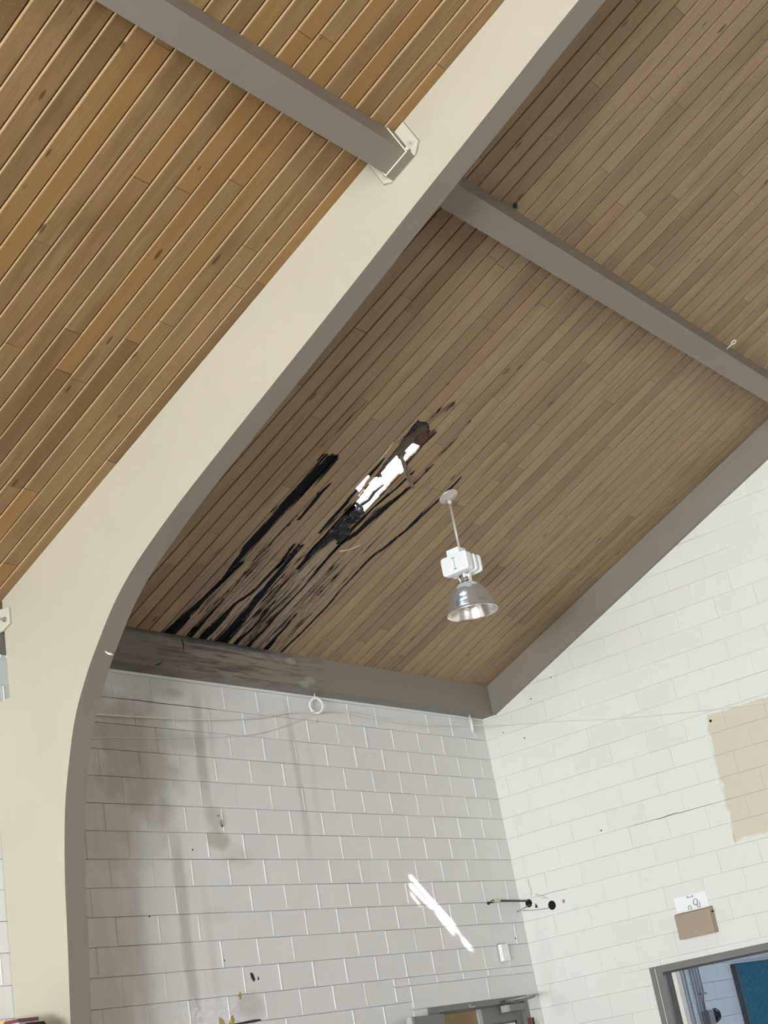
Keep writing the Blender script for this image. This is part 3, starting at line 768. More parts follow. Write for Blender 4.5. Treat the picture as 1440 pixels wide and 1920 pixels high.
# steel hanger at the arch end of the left purlin
def hexbolt(mb, c, axis, r, h):
    axis = Vector(axis); u = axis.orthogonal().normalized(); w = axis.cross(u); c = Vector(c)
    a = [c + (u * math.cos(k * math.pi / 3) + w * math.sin(k * math.pi / 3)) * r for k in range(6)]
    mb.prism(a, axis * h)
def hanger(x, s0, s1, dz, label):
    t = thing('beam_hanger', SL((x, (s0 + s1) / 2, dz / 2)), label, 'bracket')
    mb = MB(); x1 = x - 0.004
    pts = [(x, s0 - 0.065, 0.02), (x, s0 - 0.065, dz - 0.03), (x, s0 - 0.02, dz + 0.008), (x, s0 + 0.01, dz + 0.008), (x, s1 - 0.01, dz + 0.008), (x, s1 + 0.022, dz + 0.006), (x, s1 + 0.085, dz - 0.045), (x, s1 + 0.085, 0.01)]
    mb.prism(pts, (-0.009, 0, 0), SL); o = obj('back_plate', mb, 'plate', t); fix_normals(o)
    cs, cd = sum(p[1] for p in pts) / 8, sum(p[2] for p in pts) / 8
    mb = MB(); mb.prism([(x, p[1] + math.copysign(0.006, p[1] - cs), p[2] + (0.005 if p[2] > cd else 0.0)) for p in pts], (-0.002, 0, 0), SL); o = obj('dirt_shadow_outline', mb, 'seam', o); fix_normals(o)  # slightly larger dark sheet: painted dirt and shadow line around the plate
    mb = MB(); g = 0.002; th = 0.007; L = 0.075
    mb.box((x - L, s0 - g - th, dz + g), (x - 0.005, s1 + g + th, dz + g + th), SL)
    mb.box((x - L, s0 - g - th, 0.01), (x - 0.005, s0 - g, dz + g), SL); mb.box((x - L, s1 + g, 0.01), (x - 0.005, s1 + g + th, dz + g), SL)
    o = obj('saddle_strap', mb, 'taupe', t); fix_normals(o)
    e = MB(); f = 0.003
    e.box((x - L - f, s0 - g - th, dz + g), (x - L, s1 + g + th, dz + g + th), SL); e.box((x - L - f, s1 + g, 0.01), (x - L, s1 + g + th, dz + g), SL); e.box((x - L - f, s0 - g - th, 0.01), (x - L, s0 - g, dz + g), SL)
    eo = obj('worn_edge', e, 'worn_edge', o); fix_normals(eo); eo['label'] = 'edge with the paint worn pale'
    for s_, d_, in ((s1 + 0.045, dz - 0.065), (s0 - 0.03, dz - 0.05)):
        b = MB(); hexbolt(b, SL((x - 0.005, s_, d_)), (-1, 0, 0), 0.017, 0.014); b.tube([SL((x - 0.005, s_, d_)), SL((x - 0.055, s_, d_))], 0.008, 8); ob = obj('bolt', b, 'plate', t)
    # bolt head on the strap side
    b = MB(); hexbolt(b, SL((x - 0.05, s1 + g + th, dz - 0.03)), UP, 0.012, 0.012); obj('bolt', b, 'worn_edge', t)
    return t
hanger(XA0, 4.312, 4.487, 0.25, 'painted steel beam hanger bolted to the arch at the end of the upper left purlin')
# tiny pale screw head on the purlin just before the hanger
# bracket plate of the left eave beam
t = thing('beam_hanger', (XA0, -0.23, 4.98), 'painted bracket plate with a hex bolt on the arch at the left picture edge', 'bracket')
mb = MB(); mb.prism([(XA0, -0.17, 5.08), (XA0, -0.17, 4.915), (XA0, -0.205, 4.915), (XA0, -0.292, 4.945), (XA0, -0.292, 5.06)], (-0.009, 0, 0)); o = obj('back_plate', mb, 'plate', t); fix_normals(o)
mb = MB(); mb.prism([(XA0, -0.17, 5.08), (XA0, -0.17, 4.908), (XA0, -0.206, 4.908), (XA0, -0.299, 4.940), (XA0, -0.299, 5.06)], (-0.002, 0, 0)); o = obj('dirt_shadow_outline', mb, 'seam', o); fix_normals(o)  # dark rim sheet paints dirt and shadow around the bracket
mb = MB(); hexbolt(mb, (XA0 - 0.005, -0.245, 4.985), (-1, 0, 0), 0.02, 0.015); mb.tube([(XA0 - 0.01, -0.245, 4.985), (XA0 - 0.06, -0.245, 4.985)], 0.010, 8); obj('bolt', mb, 'galv', t)

# eye bolts
def ring_pts(c, a, b, ra, rb=None, n=24, q0=0.0, q1=2 * math.pi):
    c, a, b = Vector(c), Vector(a), Vector(b); rb = rb or ra
    m = n if abs(q1 - q0 - 2 * math.pi) < 1e-6 else n + 1
    return [c + a * ra * math.cos(q0 + (q1 - q0) * k / n) + b * rb * math.sin(q0 + (q1 - q0) * k / n) for k in range(m)]
p0 = Vector((-6.12, -1.105, 4.488)); nrm = Vector((0, -0.82, -0.57)).normalized()
t = thing('eye_bolt', p0, 'small white eye bolt in the curved underside of the arch', 'eye bolt')
mb = MB(); mb.tube([p0, p0 + nrm * 0.03], 0.006, 8); obj('shank', mb, 'worn_edge', t)
mb = MB(); mb.tube(ring_pts(p0 + nrm * 0.048, (1, 0, 0), nrm, 0.019), 0.0055, 8, closed=True); obj('eye', mb, 'worn_edge', t)
p0 = SL((-1.735, 4.487, 0.12))
t = thing('eye_bolt', p0, 'small pale eye screw on the upslope side of the right purlin', 'eye bolt')
mb = MB(); mb.tube([p0, p0 + UP * 0.06], 0.005, 8); obj('shank', mb, 'worn_edge', t)
mb = MB(); mb.tube(ring_pts(p0 + UP * 0.08, (1, 0, 0), UP, 0.022), 0.005, 8, closed=True); obj('eye', mb, 'worn_edge', t)
# black insulator stub on the ceiling edge of the right purlin
p0 = SL((-4.91, 4.52, 0.0))
mb = MB(); mb.lathe([(0.0, -0.03), (0.012, -0.03), (0.014, -0.018), (0.008, -0.012), (0.014, -0.006), (0.014, 0.003)], p0, 16)
tag(obj('knob', mb, 'black'), 'small black knob stub on the planks just above the right purlin', 'knob')

# ------------------------------------------------------------------ pendant high-bay lamp
LX, LY = -3.03, -2.03; ztop = zc(LY)
t = thing('pendant_lamp', (LX, LY, ztop), 'hanging high-bay lamp with white ballast box and spun metal dome shade', 'lamp')
def tilt(v): return v
mb = MB()
prof = [(0.0, 0.030), (0.022, 0.028), (0.03, 0.018), (0.075, 0.012), (0.086, 0.004), (0.086, -0.001)]
mb2 = MB(); o_ = SL((LX, -LY / C5, 0.0))
seg = 32; n = len(prof)
for k in range(seg):
    q = 2 * math.pi * k / seg
    for r, z in prof: mb2.v.append(tuple(Vector((LX, LY, ztop)) + Vector((1, 0, 0)) * r * math.cos(q) + UP * r * math.sin(q) + NIN * z))
for k in range(seg):
    for i in range(n - 1):
        k2 = (k + 1) % seg; mb2.f.append([k * n + i, k2 * n + i, k2 * n + i + 1, k * n + i + 1]); mb2.m.append(0); mb2.sm.append(True)
o = obj('canopy', mb2, 'rod', t); fix_normals(o)
mb = MB(); mb.lathe([(0.0, 0.0), (0.019, -0.004), (0.022, -0.03), (0.014, -0.045), (0.012, -0.05)], (LX, LY, ztop - 0.02), 16); obj('ball_joint', mb, 'rod', t)
mb = MB(); mb.tube([(LX, LY, ztop - 0.03), (LX, LY, 5.40)], 0.0105, 12); obj('rod', mb, 'rod', t)
mb = MB(); mb.box((LX - 0.115, LY - 0.06, 5.352), (LX + 0.0, LY + 0.06, 5.415), bev=0.008); obj('junction_box', mb, 'white_enamel', t)
def rplate(x0, x1, hw, z0, z1, r):
    mb = MB(); pts = []
    for cy, cz, q0 in ((LY + hw - r, z1 - r, 0), (LY - hw + r, z1 - r, 90), (LY - hw + r, z0 + r, 180), (LY + hw - r, z0 + r, 270)):
        for k in range(6):
            q = math.radians(q0 + 18 * k); pts.append((x0, cy + r * math.cos(q), cz + r * math.sin(q)))
    mb.prism(pts, (x1 - x0, 0, 0)); return mb
hz0, hz1 = 5.205, 5.362
o = obj('ballast_housing', rplate(LX - 0.05, LX + 0.085, 0.095, hz0 + 0.01, hz1 - 0.012, 0.03), 'white_enamel', t); fix_normals(o)
o = obj('front_cover', rplate(LX - 0.125, LX - 0.045, 0.127, hz0, hz1, 0.026), 'white_enamel', t); fix_normals(o)
bv = o.modifiers.new('round_edges', 'BEVEL'); bv.width = 0.008; bv.segments = 2; bv.limit_method = 'ANGLE'
sc = MB(); sc.box((LX - 0.127, LY - 0.004, hz0 + 0.035), (LX - 0.1245, LY - 0.001, hz1 - 0.04)); sc.box((LX - 0.127, LY - 0.018, hz0 + 0.028), (LX - 0.1245, LY + 0.010, hz0 + 0.036)); sc.box((LX - 0.127, LY - 0.014, hz1 - 0.035), (LX - 0.1245, LY + 0.016, hz1 - 0.028))
obj('seam', sc, 'seam', o)
for i, xx in enumerate((LX - 0.005, LX + 0.062)):
    o = obj('cooling_fin', rplate(xx, xx + 0.032, 0.127, hz0 + 0.004, hz1 - 0.004, 0.03), 'white_enamel', t); fix_normals(o)
    bv = o.modifiers.new('round_edges', 'BEVEL'); bv.width = 0.008; bv.segments = 2; bv.limit_method = 'ANGLE'
# cast collar with vertical ribs
mb = MB(); mb.lathe([(0.0, 5.215), (0.058, 5.215), (0.056, 5.20), (0.046, 5.125), (0.0, 5.125)], (LX, LY, 0), 32)
for k in range(6):
    q = math.pi * k / 3 + 0.2; c, s_ = math.cos(q), math.sin(q)
    a = Vector((LX + c * 0.05, LY + s_ * 0.05, 0)); w = Vector((-s_, c, 0)) * 0.008; r = Vector((c, s_, 0))
    mb.prism([a - w + Vector((0, 0, 5.21)) + r * 0.016, a + w + Vector((0, 0, 5.21)) + r * 0.016, a + w + Vector((0, 0, 5.125)) + r * 0.004, a - w + Vector((0, 0, 5.125)) + r * 0.004], -r * 0.03)
o = obj('collar', mb, 'chrome', t); fix_normals(o)
shade = [(0.055, 5.128), (0.075, 5.126), (0.088, 5.118), (0.112, 5.098), (0.136, 5.07), (0.154, 5.04), (0.168, 5.006), (0.177, 4.975), (0.179, 4.972), (0.186, 4.945), (0.195, 4.915), (0.2035, 4.890), (0.207, 4.887), (0.208, 4.882), (0.205, 4.879)]
inside_p = [(0.203, 4.881), (0.199, 4.893), (0.190, 4.918), (0.181, 4.948), (0.172, 4.978), (0.163, 5.006), (0.148, 5.04), (0.13, 5.067), (0.106, 5.094), (0.08, 5.114), (0.0, 5.120)]
mb = MB(); mb.lathe(shade, (LX, LY, 0), 56); o = obj('shade', mb, 'spun', t); fix_normals(o)
mb = MB(); mb.lathe([shade[-1]] + inside_p, (LX, LY, 0), 56); obj('reflector', mb, 'spun_in', o)
mb = MB(); mb.lathe([(0.0, 5.118), (0.022, 5.115), (0.022, 5.06), (0.024, 5.05), (0.036, 5.02), (0.045, 4.985), (0.042, 4.95), (0.026, 4.925), (0.0, 4.918)], (LX, LY, 0), 24); obj('bulb', mb, 'bulb', t)

# ------------------------------------------------------------------ cable rings under the eave beam and the cable through them
def cable_ring(x, y, ang, label):
    t = thing('cable_ring', (x, y, 4.822), label, 'ring', 'white cable rings under the eave beam')
    a = Vector((math.cos(ang), math.sin(ang), 0)); zz = Vector((0, 0, 1)); c = Vector((x, y, 4.712))
    mb = MB(); mb.tube([(x, y, 4.822), (x, y, 4.79), (x + 0.004, y, 4.776)], [0.005, 0.0075, 0.010], 8); obj('screw_hook', mb, 'ring_white', t)
    mb = MB(); pts = ring_pts(c, a, zz, 0.060, 0.066, 30, math.radians(112), math.radians(428)); mb.tube(pts, 0.0105, 10); obj('ring', mb, 'ring_white', t)
    mb = MB()
    for sgn in (-1, 1): mb.tube([c + a * 0.024 * sgn + zz * 0.058, c + a * 0.016 * sgn + zz * 0.078], 0.011, 8)
    mb.tube([c + a * -0.03 + zz * 0.062, c + a * 0.03 + zz * 0.062], 0.004, 8)
    obj('clamp', mb, 'worn_edge', t); return t
cable_ring(-2.75, -0.075, math.radians(-30), 'white cable ring under the middle of the eave beam, seen face-on')
cable_ring(-0.335, -0.075, math.radians(38), 'white cable ring near the room corner, seen nearly edge-on')
mb = MB()
wire = [(-6.0, -0.07, 4.425), (-5.313, -0.06, 4.431), (-4.654, -0.06, 4.454), (-4.124, -0.06, 4.483), (-3.547, -0.06, 4.542), (-3.1, -0.065, 4.625), (-2.76, -0.075, 4.652), (-2.45, -0.065, 4.69), (-1.929, -0.06, 4.675), (-1.271, -0.06, 4.663), (-0.70, -0.065, 4.69),
        (-0.335, -0.08, 4.716), (-0.16, -0.17, 4.700), (-0.04, -0.40, 4.655), (-0.022, -1.0, 4.52), (-0.022, -1.515, 4.393), (-0.022, -2.335, 4.228), (-0.022, -3.06, 4.102), (-0.022, -4.2, 3.93)]
wp = catmull(wire, 6); mb.tube(wp, 0.0055, 8)
tag(obj('cable', mb, 'cable_white'), 'thin white cable strung through the rings and along both block walls', 'cable')
mb = MB(); mb.tube(catmull([(-6.0, -0.03, 4.20), (-5.2, -0.02, 4.27), (-4.3, -0.02, 4.33), (-3.5, -0.03, 4.42), (-2.9, -0.05, 4.60), (-2.76, -0.06, 4.655)], 6), 0.003, 6)
tag(obj('cord', mb, 'wall_plain'), 'second thin pale cord sagging from the middle ring to the arch', 'cord')
# drop wire and hook below each ring
mb = MB(); mb.tube([(-2.72, -0.02, 4.60), (-2.715, -0.012, 4.585), (-2.71, -0.006, 4.575)], 0.005, 6); tag(obj('nail', mb, 'worn_edge'), 'bent nail in the block joint below the middle cable ring', 'nail')
mb = MB(); mb.tube([(-2.02, -0.002, 4.32), (-1.97, -0.02, 4.335), (-1.93, -0.004, 4.342)], 0.005, 6); tag(obj('hook', mb, 'worn_edge'), 'little white wall hook on a block between the two cable rings', 'hook')

# ------------------------------------------------------------------ patched block at the corner with two bored holes
def patch_plate():
    bm = bmesh.new(); y0, y1, z0, z1 = -0.02, -0.56, 2.768, 2.971
    loops = [[(y0, z0), (y1, z0), (y1, z1), (y0, z1)]]
    for cy, cz, r in ((-0.103, 2.929, 0.0385), (-0.358, 2.857, 0.043)): loops.append([(cy + r * math.cos(2 * math.pi * k / 28), cz + r * 1.02 * math.sin(2 * math.pi * k / 28)) for k in range(28)])
    ed = []
    for lp in loops:
        vs = [bm.verts.new((0.0008, y, z)) for y, z in lp]
        ed += [bm.edges.new((vs[i], vs[(i + 1) % len(vs)])) for i in range(len(vs))]
    bmesh.ops.triangle_fill(bm, use_beauty=True, edges=ed)
    for f in bm.faces:
        f.normal_update()
        if f.normal.x > 0: f.normal_flip()
    mb = MB(); bm.verts.index_update(); mb.add([v.co.copy() for v in bm.verts], [[v.index for v in f.verts] for f in bm.faces]); bm.free()
    return mb
wr = bpy.data.objects['wall_right']
obj('patch', patch_plate(), 'patch', wr)
for cy, cz, r in ((-0.103, 2.929, 0.0385), (-0.358, 2.857, 0.043)):
    mb = MB(); n = 28
    for x_ in (0.0008, 0.16): mb.v += [(x_, cy + r * math.cos(2 * math.pi * k / n), cz + r * 1.02 * math.sin(2 * math.pi * k / n)) for k in range(n)]
    mb.f = [[k, (k + 1) % n, n + (k + 1) % n, n + k] for k in range(n)] + [[n + k for k in range(n)]]; mb.m = [0] * len(mb.f); mb.sm = [True] * n + [False]
    obj('bored_hole', mb, 'hole_dark', wr)
mb = MB(); mb.lathe([(0.0, 0.0), (0.013, 0.001), (0.0155, 0.003)], (0, 0, 0), 20, fr=lambda v: Vector((-0.0008 - 0.0 * v.z, -0.497 + v.x, 2.867 + v.y * 1.2)))
obj('filled_hole', mb, 'patch_red', wr)
mb = MB(); mb.prism([(-0.0005, -0.178, 2.915), (-0.0005, -0.165, 2.872), (-0.0005, -0.195, 2.868), (-0.0005, -0.196, 2.884)], (0.001, 0, 0)); obj('chipped_hole', mb, 'hole_dark', wr)
def crack(pts, r, parent, name='crack', mat='seam'):
    mb = MB(); mb.tube(pts, r, 5); obj(name, mb, mat, parent)
crack([(-0.001, -0.21, 3.00), (-0.001, -0.25, 2.978), (-0.001, -0.29, 2.953), (-0.001, -0.335, 2.93)], 0.0016, wr); crack([(-0.001, -0.195, 2.995), (-0.001, -0.24, 2.965), (-0.001, -0.265, 2.94), (-0.001, -0.31, 2.935)], 0.0016, wr)
crack([(-0.001, -0.27, 2.965), (-0.001, -0.34, 2.972), (-0.001, -0.42, 2.977), (-0.001, -0.50, 2.97), (-0.001, -0.56, 2.972)], 0.0016, wr)
crack([(-0.0015, -1.35, 3.379), (-0.002, -1.6, 3.381), (-0.002, -1.72, 3.376), (-0.0025, -1.80, 3.381), (-0.003, -1.86, 3.384), (-0.002, -1.93, 3.376), (-0.001, -2.1, 3.379), (-0.001, -2.45, 3.377)], [0.001, 0.0015, 0.004, 0.005, 0.004, 0.003, 0.002, 0.001], wr)
crack([(-0.001, -0.155, 3.16), (-0.001, -0.15, 3.10), (-0.001, -0.165, 3.03), (-0.001, -0.145, 2.985)], 0.002, wr)
for y_, z_, r_ in ((-2.445, 4.105, 0.014), (-1.07, 3.415, 0.008), (-0.22, 4.62, 0.006), (-0.45, 4.50, 0.007), (-0.62, 4.86, 0.007), (-0.90, 5.0, 0.007)):
    mb = MB(); mb.lathe([(0.0, 0.0), (r_ * 0.7, 0.0005), (r_, 0.001)], (0, 0, 0), 14, fr=lambda v: Vector((-0.0012 + v.z, y_ + v.x, z_ + v.y))); obj('nail_hole', mb, 'hole_dark', wr)
wb = bpy.data.objects['wall_back']
mb = MB()
pts = [(-3.972, 2.515), (-3.945, 2.513), (-3.932, 2.49), (-3.925, 2.462), (-3.938, 2.445), (-3.955, 2.458), (-3.968, 2.48)]
mb.prism([(x_, -0.0012, z_) for x_, z_ in pts], (0, 0.001, 0)); o = obj('chipped_hole', mb, 'hole_dark', wb); fix_normals(o)
mb = MB(); mb.prism([(x_, -0.0012, z_) for x_, z_ in ((-3.888, 2.488), (-3.878, 2.458), (-3.898, 2.455))], (0, 0.001, 0)); o = obj('chipped_hole', mb, 'hole_dark', wb); fix_normals(o)
crack([(-5.06, -0.0005, 4.598), (-4.8, -0.001, 4.6), (-4.55, -0.0015, 4.595), (-4.3, -0.001, 4.598), (-3.95, -0.001, 4.597)], [0.001, 0.002, 0.003, 0.002, 0.001], wb, mat='hole_dark')
crack([(-4.5, -0.0005, 3.378), (-4.2, -0.001, 3.376), (-4.0, -0.002, 3.379), (-3.85, -0.001, 3.377)], [0.0008, 0.0014, 0.002, 0.0008], wb, mat='rust')
crack([(-4.26, -0.001, 2.157), (-4.1, -0.003, 2.16), (-4.0, -0.004, 2.163), (-3.93, -0.002, 2.166)], [0.004, 0.009, 0.011, 0.006], wb, mat='hole_dark')
for x_, z_, r_ in ((-4.94, 2.965, 0.007), (-4.42, 3.45, 0.008), (-4.06, 3.64, 0.010), (-4.09, 3.72, 0.007), (-4.23, 2.62, 0.006), (-1.20, 4.46, 0.004), (-0.2, 2.62, 0.010)):
    mb = MB(); mb.lathe([(0.0, 0.0), (r_ * 0.7, 0.0005), (r_, 0.001)], (0, 0, 0), 14, fr=lambda v: Vector((x_ + v.x, -0.0012 + v.z, z_ + v.y))); obj('nail_hole', mb, 'hole_dark', wb)

# conduit stub reaching out of the bored hole
t = thing('conduit_stub', (0.0, -0.103, 2.945), 'dark conduit stub sticking out of the bored hole in the room corner', 'conduit')
mb = MB(); mb.tube([(0.14, -0.103, 2.95), (-0.05, -0.103, 2.952), (-0.51, -0.103, 2.965)], 0.0095, 12); obj('pipe', mb, 'dark_steel', t)
mb = MB(); mb.tube([(-0.505, -0.103, 2.965), (-0.515, -0.103, 2.965), (-0.59, -0.103, 2.968), (-0.60, -0.103, 2.968)], [0.013, 0.0165, 0.0165, 0.012], 12); o = obj('coupling', mb, 'old_plastic', t); o['label'] = 'pale plastic coupling'
mb = MB(); mb.tube([(-0.60, -0.103, 2.972), (-0.63, -0.103, 2.972), (-0.66, -0.103, 2.957), (-0.70, -0.103, 2.945)], [0.005, 0.005, 0.006, 0.006], 8); mb.tube([(-0.60, -0.103, 2.955), (-0.70, -0.103, 2.942)], 0.005, 8)
mb.lathe([(0.0, 0.016), (0.011, 0.012), (0.016, 0.0), (0.011, -0.012), (0.0, -0.016)], (-0.702, -0.103, 2.944), 14); obj('hook_end', mb, 'black', t)
t = thing('wire_bundle', (0.0, -0.1, 2.90), 'bare copper coloured wires curling out of the bored hole below the conduit stub', 'wires')
for k, (dy, dz) in enumerate(((0.0, 0.0), (0.012, -0.008), (-0.02, 0.004))):
    mb = MB(); mb.tube(catmull([(0.05, -0.10 + dy, 2.915 + dz), (-0.03, -0.095 + dy, 2.905 + dz), (-0.12, -0.085 + dy * .5, 2.878 + dz * .4), (-0.185, -0.078, 2.862)], 4), 0.0028, 6); obj('wire', mb, 'copper', t)
mb = MB(); mb.tube([(-0.165, -0.075, 2.862), (-0.18, -0.08, 2.863), (-0.20, -0.08, 2.86)], 0.006, 8); obj('wire_nut', mb, 'patch_red', t)
mb = MB(); mb.tube(catmull([(0.02, -0.345, 2.845), (-0.01, -0.32, 2.838), (-0.06, -0.2, 2.845), (-0.14, -0.10, 2.862)], 5), 0.0022, 6); obj('wire', mb, 'dark_steel', t)

# white sensor box on the back wall
t = thing('sensor_box', (-0.46, 0, 2.49), 'small white box on the back wall above the double door', 'wall box')
mb = MB(); mb.box((-0.535, -0.008, 2.418), (-0.405, 0.0, 2.580)); obj('back_plate', mb, 'dark_steel', t)
mb = MB(); mb.box((-0.548, -0.05, 2.416), (-0.430, -0.008, 2.572), bev=0.004); obj('cover', mb, 'white_enamel', t)

# ------------------------------------------------------------------ emergency sign box on the gable wall
t = thing('sign_box', (0, -1.8, 2.28), 'tan metal box hanging open below its white mounting plate, above the doorway', 'wall box')
mb = MB(); mb.box((-0.008, -1.975, 2.50), (0.0, -1.650, 2.652), bev=0.002); plate = obj('mounting_plate', mb, 'white_enamel', t)
mb = MB(); mb.box((-0.011, -1.845, 2.625), (-0.008, -1.785, 2.632)); mb.box((-0.011, -1.791, 2.625), (-0.008, -1.785, 2.645)); mb.box((-0.011, -1.845, 2.625), (-0.008, -1.839, 2.645)); obj('slot', mb, 'galv', plate)
mb = MB(); mb.tube(ring_pts((-0.03, -1.865, 2.575), (0.2, 0.98, 0), (0.3, 0, 0.95), 0.024, 0.028, 20), 0.003, 6, closed=True); mb.tube(catmull([(-0.03, -1.875, 2.548), (-0.035, -1.88, 2.53), (-0.04, -1.90, 2.52), (-0.035, -1.905, 2.545), (-0.02, -1.895, 2.565)], 4), 0.0026, 6)
mb.tube(catmull([(-0.03, -1.785, 2.515), (-0.03, -1.785, 2.545), (-0.03, -1.80, 2.556), (-0.03, -1.812, 2.545), (-0.03, -1.812, 2.515)], 4), 0.0024, 6); obj('wire', mb, 'conduit', t)
mb = MB(); mb.prism([(-0.095, -1.655, 2.497), (-0.095, -1.655, 2.282), (-0.004, -1.655, 2.282), (-0.004, -1.655, 2.515)], (0, -0.355, 0), mi=0); o = obj('case', mb, 'beige_box', t); fix_normals(o)
bv = o.modifiers.new('round_edges', 'BEVEL'); bv.width = 0.006; bv.segments = 2; bv.limit_method = 'ANGLE'
mb = MB(); mb.box((-0.098, -2.008, 2.279), (-0.0945, -1.657, 2.325)); lip = obj('lip', mb, 'beige_box', t)
mb = MB(); mb.lathe([(0.0, 0.004), (0.005, 0.003), (0.006, 0.0)], (0, 0, 0), 12, fr=lambda v: Vector((-0.0985 - v.z, -1.835 + v.x, 2.325 + v.y))); o = obj('screw', mb, 'worn_edge', t)
mb = MB(); mb.tube([(-0.05, -2.01, 2.462), (-0.05, -2.028, 2.462)], 0.007, 10); obj('test_button', mb, 'black', t)
mb = MB(); mb.box((-0.09, -1.99, 2.503), (-0.02, -1.70, 2.511)); obj('torn_rim', mb, 'worn_edge', t)

# ------------------------------------------------------------------ double door in the back wall
d1 = thing('door_1', (-1.02, 0, 0), 'grey double door at the lower edge, left leaf swung open', 'door'); d1['kind'] = 'structure'
mb = MB()
for a, b, c, d in ((-1.81, 2.043, -0.23, 2.093), (-1.81, 0, -1.66, 2.043), (-0.29, 0, -0.23, 2.043)): mb.box((a, -0.012, b), (c, 0.15, d))
mb.box((-1.66, 0.05, 2.028), (-0.29, 0.15, 2.043)); obj('door_frame', mb, 'frame', d1)
mb = MB(); mb.box((-1.20, -0.03, 2.044), (-1.13, -0.012, 2.058)); mb.box((-1.205, -0.03, 2.058), (-1.195, -0.012, 2.075)); obj('head_clip', mb, 'galv', d1)
def leaf_boxes(L):   # leaf with a glazed cut-out, from the hinge along -x... local: 0..L, thickness 0..0.045, z
    return [((0, 0, 0.01), (L, 0.045, 1.0)), ((0, 0, 1.80), (L, 0.045, 2.026)), ((0, 0, 1.0), (0.13, 0.045, 1.80)), ((L - 0.13, 0, 1.0), (L, 0.045, 1.80))]
mb = MB(); L = 0.69
for lo, hi in leaf_boxes(L): mb.box(lo, hi, lambda v: Vector((-0.292 - v.x, 0.04 - 0.0 + v.y, v.z)))
lf = obj('door_leaf', mb, 'frame', d1); fix_normals(lf)
mb = MB()
for a, b, c, d in ((-0.852, 1.795, -0.422, 1.883),):
    pass
for lo, hi in (((-0.855, 0.030, 1.868), (-0.42, 0.041, 1.886)), ((-0.855, 0.030, 0.98), (-0.837, 0.041, 1.886)), ((-0.438, 0.030, 0.98), (-0.42, 0.041, 1.886))): mb.box(lo, hi)
o = obj('window_trim', mb, 'dark_steel', lf)
mb = MB(); mb.box((-0.838, 0.037, 1.0), (-0.437, 0.0395, 1.870)); obj('window_pane', mb, 'white_plastic', lf)
mb = MB(); mb.box((-1.02, 0.032, 0.01), (-0.962, 0.047, 2.026)); obj('lit_meeting_strip', mb, 'case_grey', lf)  # paler grey puts the light on this strip into its colour
th = math.radians(13)
def lfr(v): return Vector((-1.675 - math.cos(th) * v.x - math.sin(th) * (v.y - 0.0), -0.02 - math.sin(th) * v.x - math.cos(th) * (0.045 - v.y) * 1.0, v.z))
mb = MB()
for lo, hi in leaf_boxes(0.70): mb.box(lo, hi, lfr)
lf2 = obj('door_leaf', mb, 'frame', d1); fix_normals(lf2)
mb = MB(); mb.box((0.66, -0.002, 0.02), (0.7015, 0.044, 2.024), lfr); o = obj('lit_edge_strip', mb, 'case_grey', lf2); fix_normals(o)  # paler grey paints the light on the leaf's end face
mb = MB(); mb.box((-0.655, -0.05, 1.963), (-0.345, 0.028, 2.028), bev=0.006); cl_ = obj('door_closer', mb, 'frame', d1)
mb = MB(); mb.box((-0.656, -0.052, 1.966), (-0.612, 0.02, 2.026), bev=0.004); o = obj('end_cap', mb, 'case_grey', cl_)
mb = MB(); mb.tube([(-0.50, -0.02, 2.032), (-0.52, -0.28, 2.052), (-0.545, -0.31, 2.062)], 0.008, 8); mb.tube([(-0.545, -0.31, 2.066), (-0.66, -0.03, 2.056)], 0.007, 8); mb.tube([(-0.52, -0.335, 2.062), (-0.59, -0.02, 2.060)], 0.006, 8)
obj('closer_arm', mb, 'galv', cl_)
mb = MB(); mb.box((-0.69, -0.045, 2.05), (-0.60, -0.012, 2.07)); obj('arm_bracket', mb, 'dark_steel', cl_)
t = thing('wall_switch', (-0.262, -0.012, 1.84), 'dark red device on the door jamb at the bottom picture edge', 'switch')
mb = MB(); mb.box((-0.30, -0.05, 1.74), (-0.235, -0.0125, 1.885), bev=0.004); o = obj('body', mb, 'maroon', t)
mb = MB(); mb.box((-0.268, -0.053, 1.745), (-0.255, -0.049, 1.88)); obj('lever', mb, 'black', t)
# room behind the double door
mb = MB(); mb.box((-2.9, 1.6, 0), (0.15, 1.7, 2.9)); mb.box((-2.9, 0.2, 2.8), (0.15, 1.6, 2.9)); mb.box((-3.0, 0.2, 0), (-2.9, 1.7, 2.9)); mb.box((0.05, 0.31, 0), (0.15, 1.6, 2.9)); mb.box((-3.0, 0.2, -0.05), (0.15, 1.7, 0.0))
struct(obj('wall_vestibule', mb, 'tan_wall'))
lamp('vestibule_lamp', 'POINT', (-1.6, 0.9, 2.3), (0, 0, -1), 17, (1.0, 0.92, 0.8), shadow_soft_size=0.15)

# ------------------------------------------------------------------ doorway in the gable wall and the corridor behind it
d2 = thing('door_2', (0, -2.3, 0), 'grey steel doorway frame in the right gable wall at the lower right', 'door'); d2['kind'] = 'structure'
mb = MB()
mb.box((-0.012, -1.305, 0), (0.02, -1.240, 2.105)); mb.box((-0.012, -3.45, 2.088), (0.02, -1.305, 2.105)); mb.box((-0.012, -3.45, 0), (0.02, -3.385, 2.105))
obj('outer_casing', mb, 'frame', d2)
mb = MB()
mb.box((-0.03, -1.375, 0), (0.11, -1.305, 2.045)); mb.box((-0.03, -3.385, 2.045), (0.11, -1.305, 2.088)); mb.box((-0.03, -3.385, 0), (0.11, -3.315, 2.045))
obj('door_frame', mb, 'frame', d2)
mb = MB(); mb.box((-0.032, -1.309, 0), (-0.0295, -1.3045, 2.088)); o = obj('worn_edge', mb, 'worn_edge', d2)
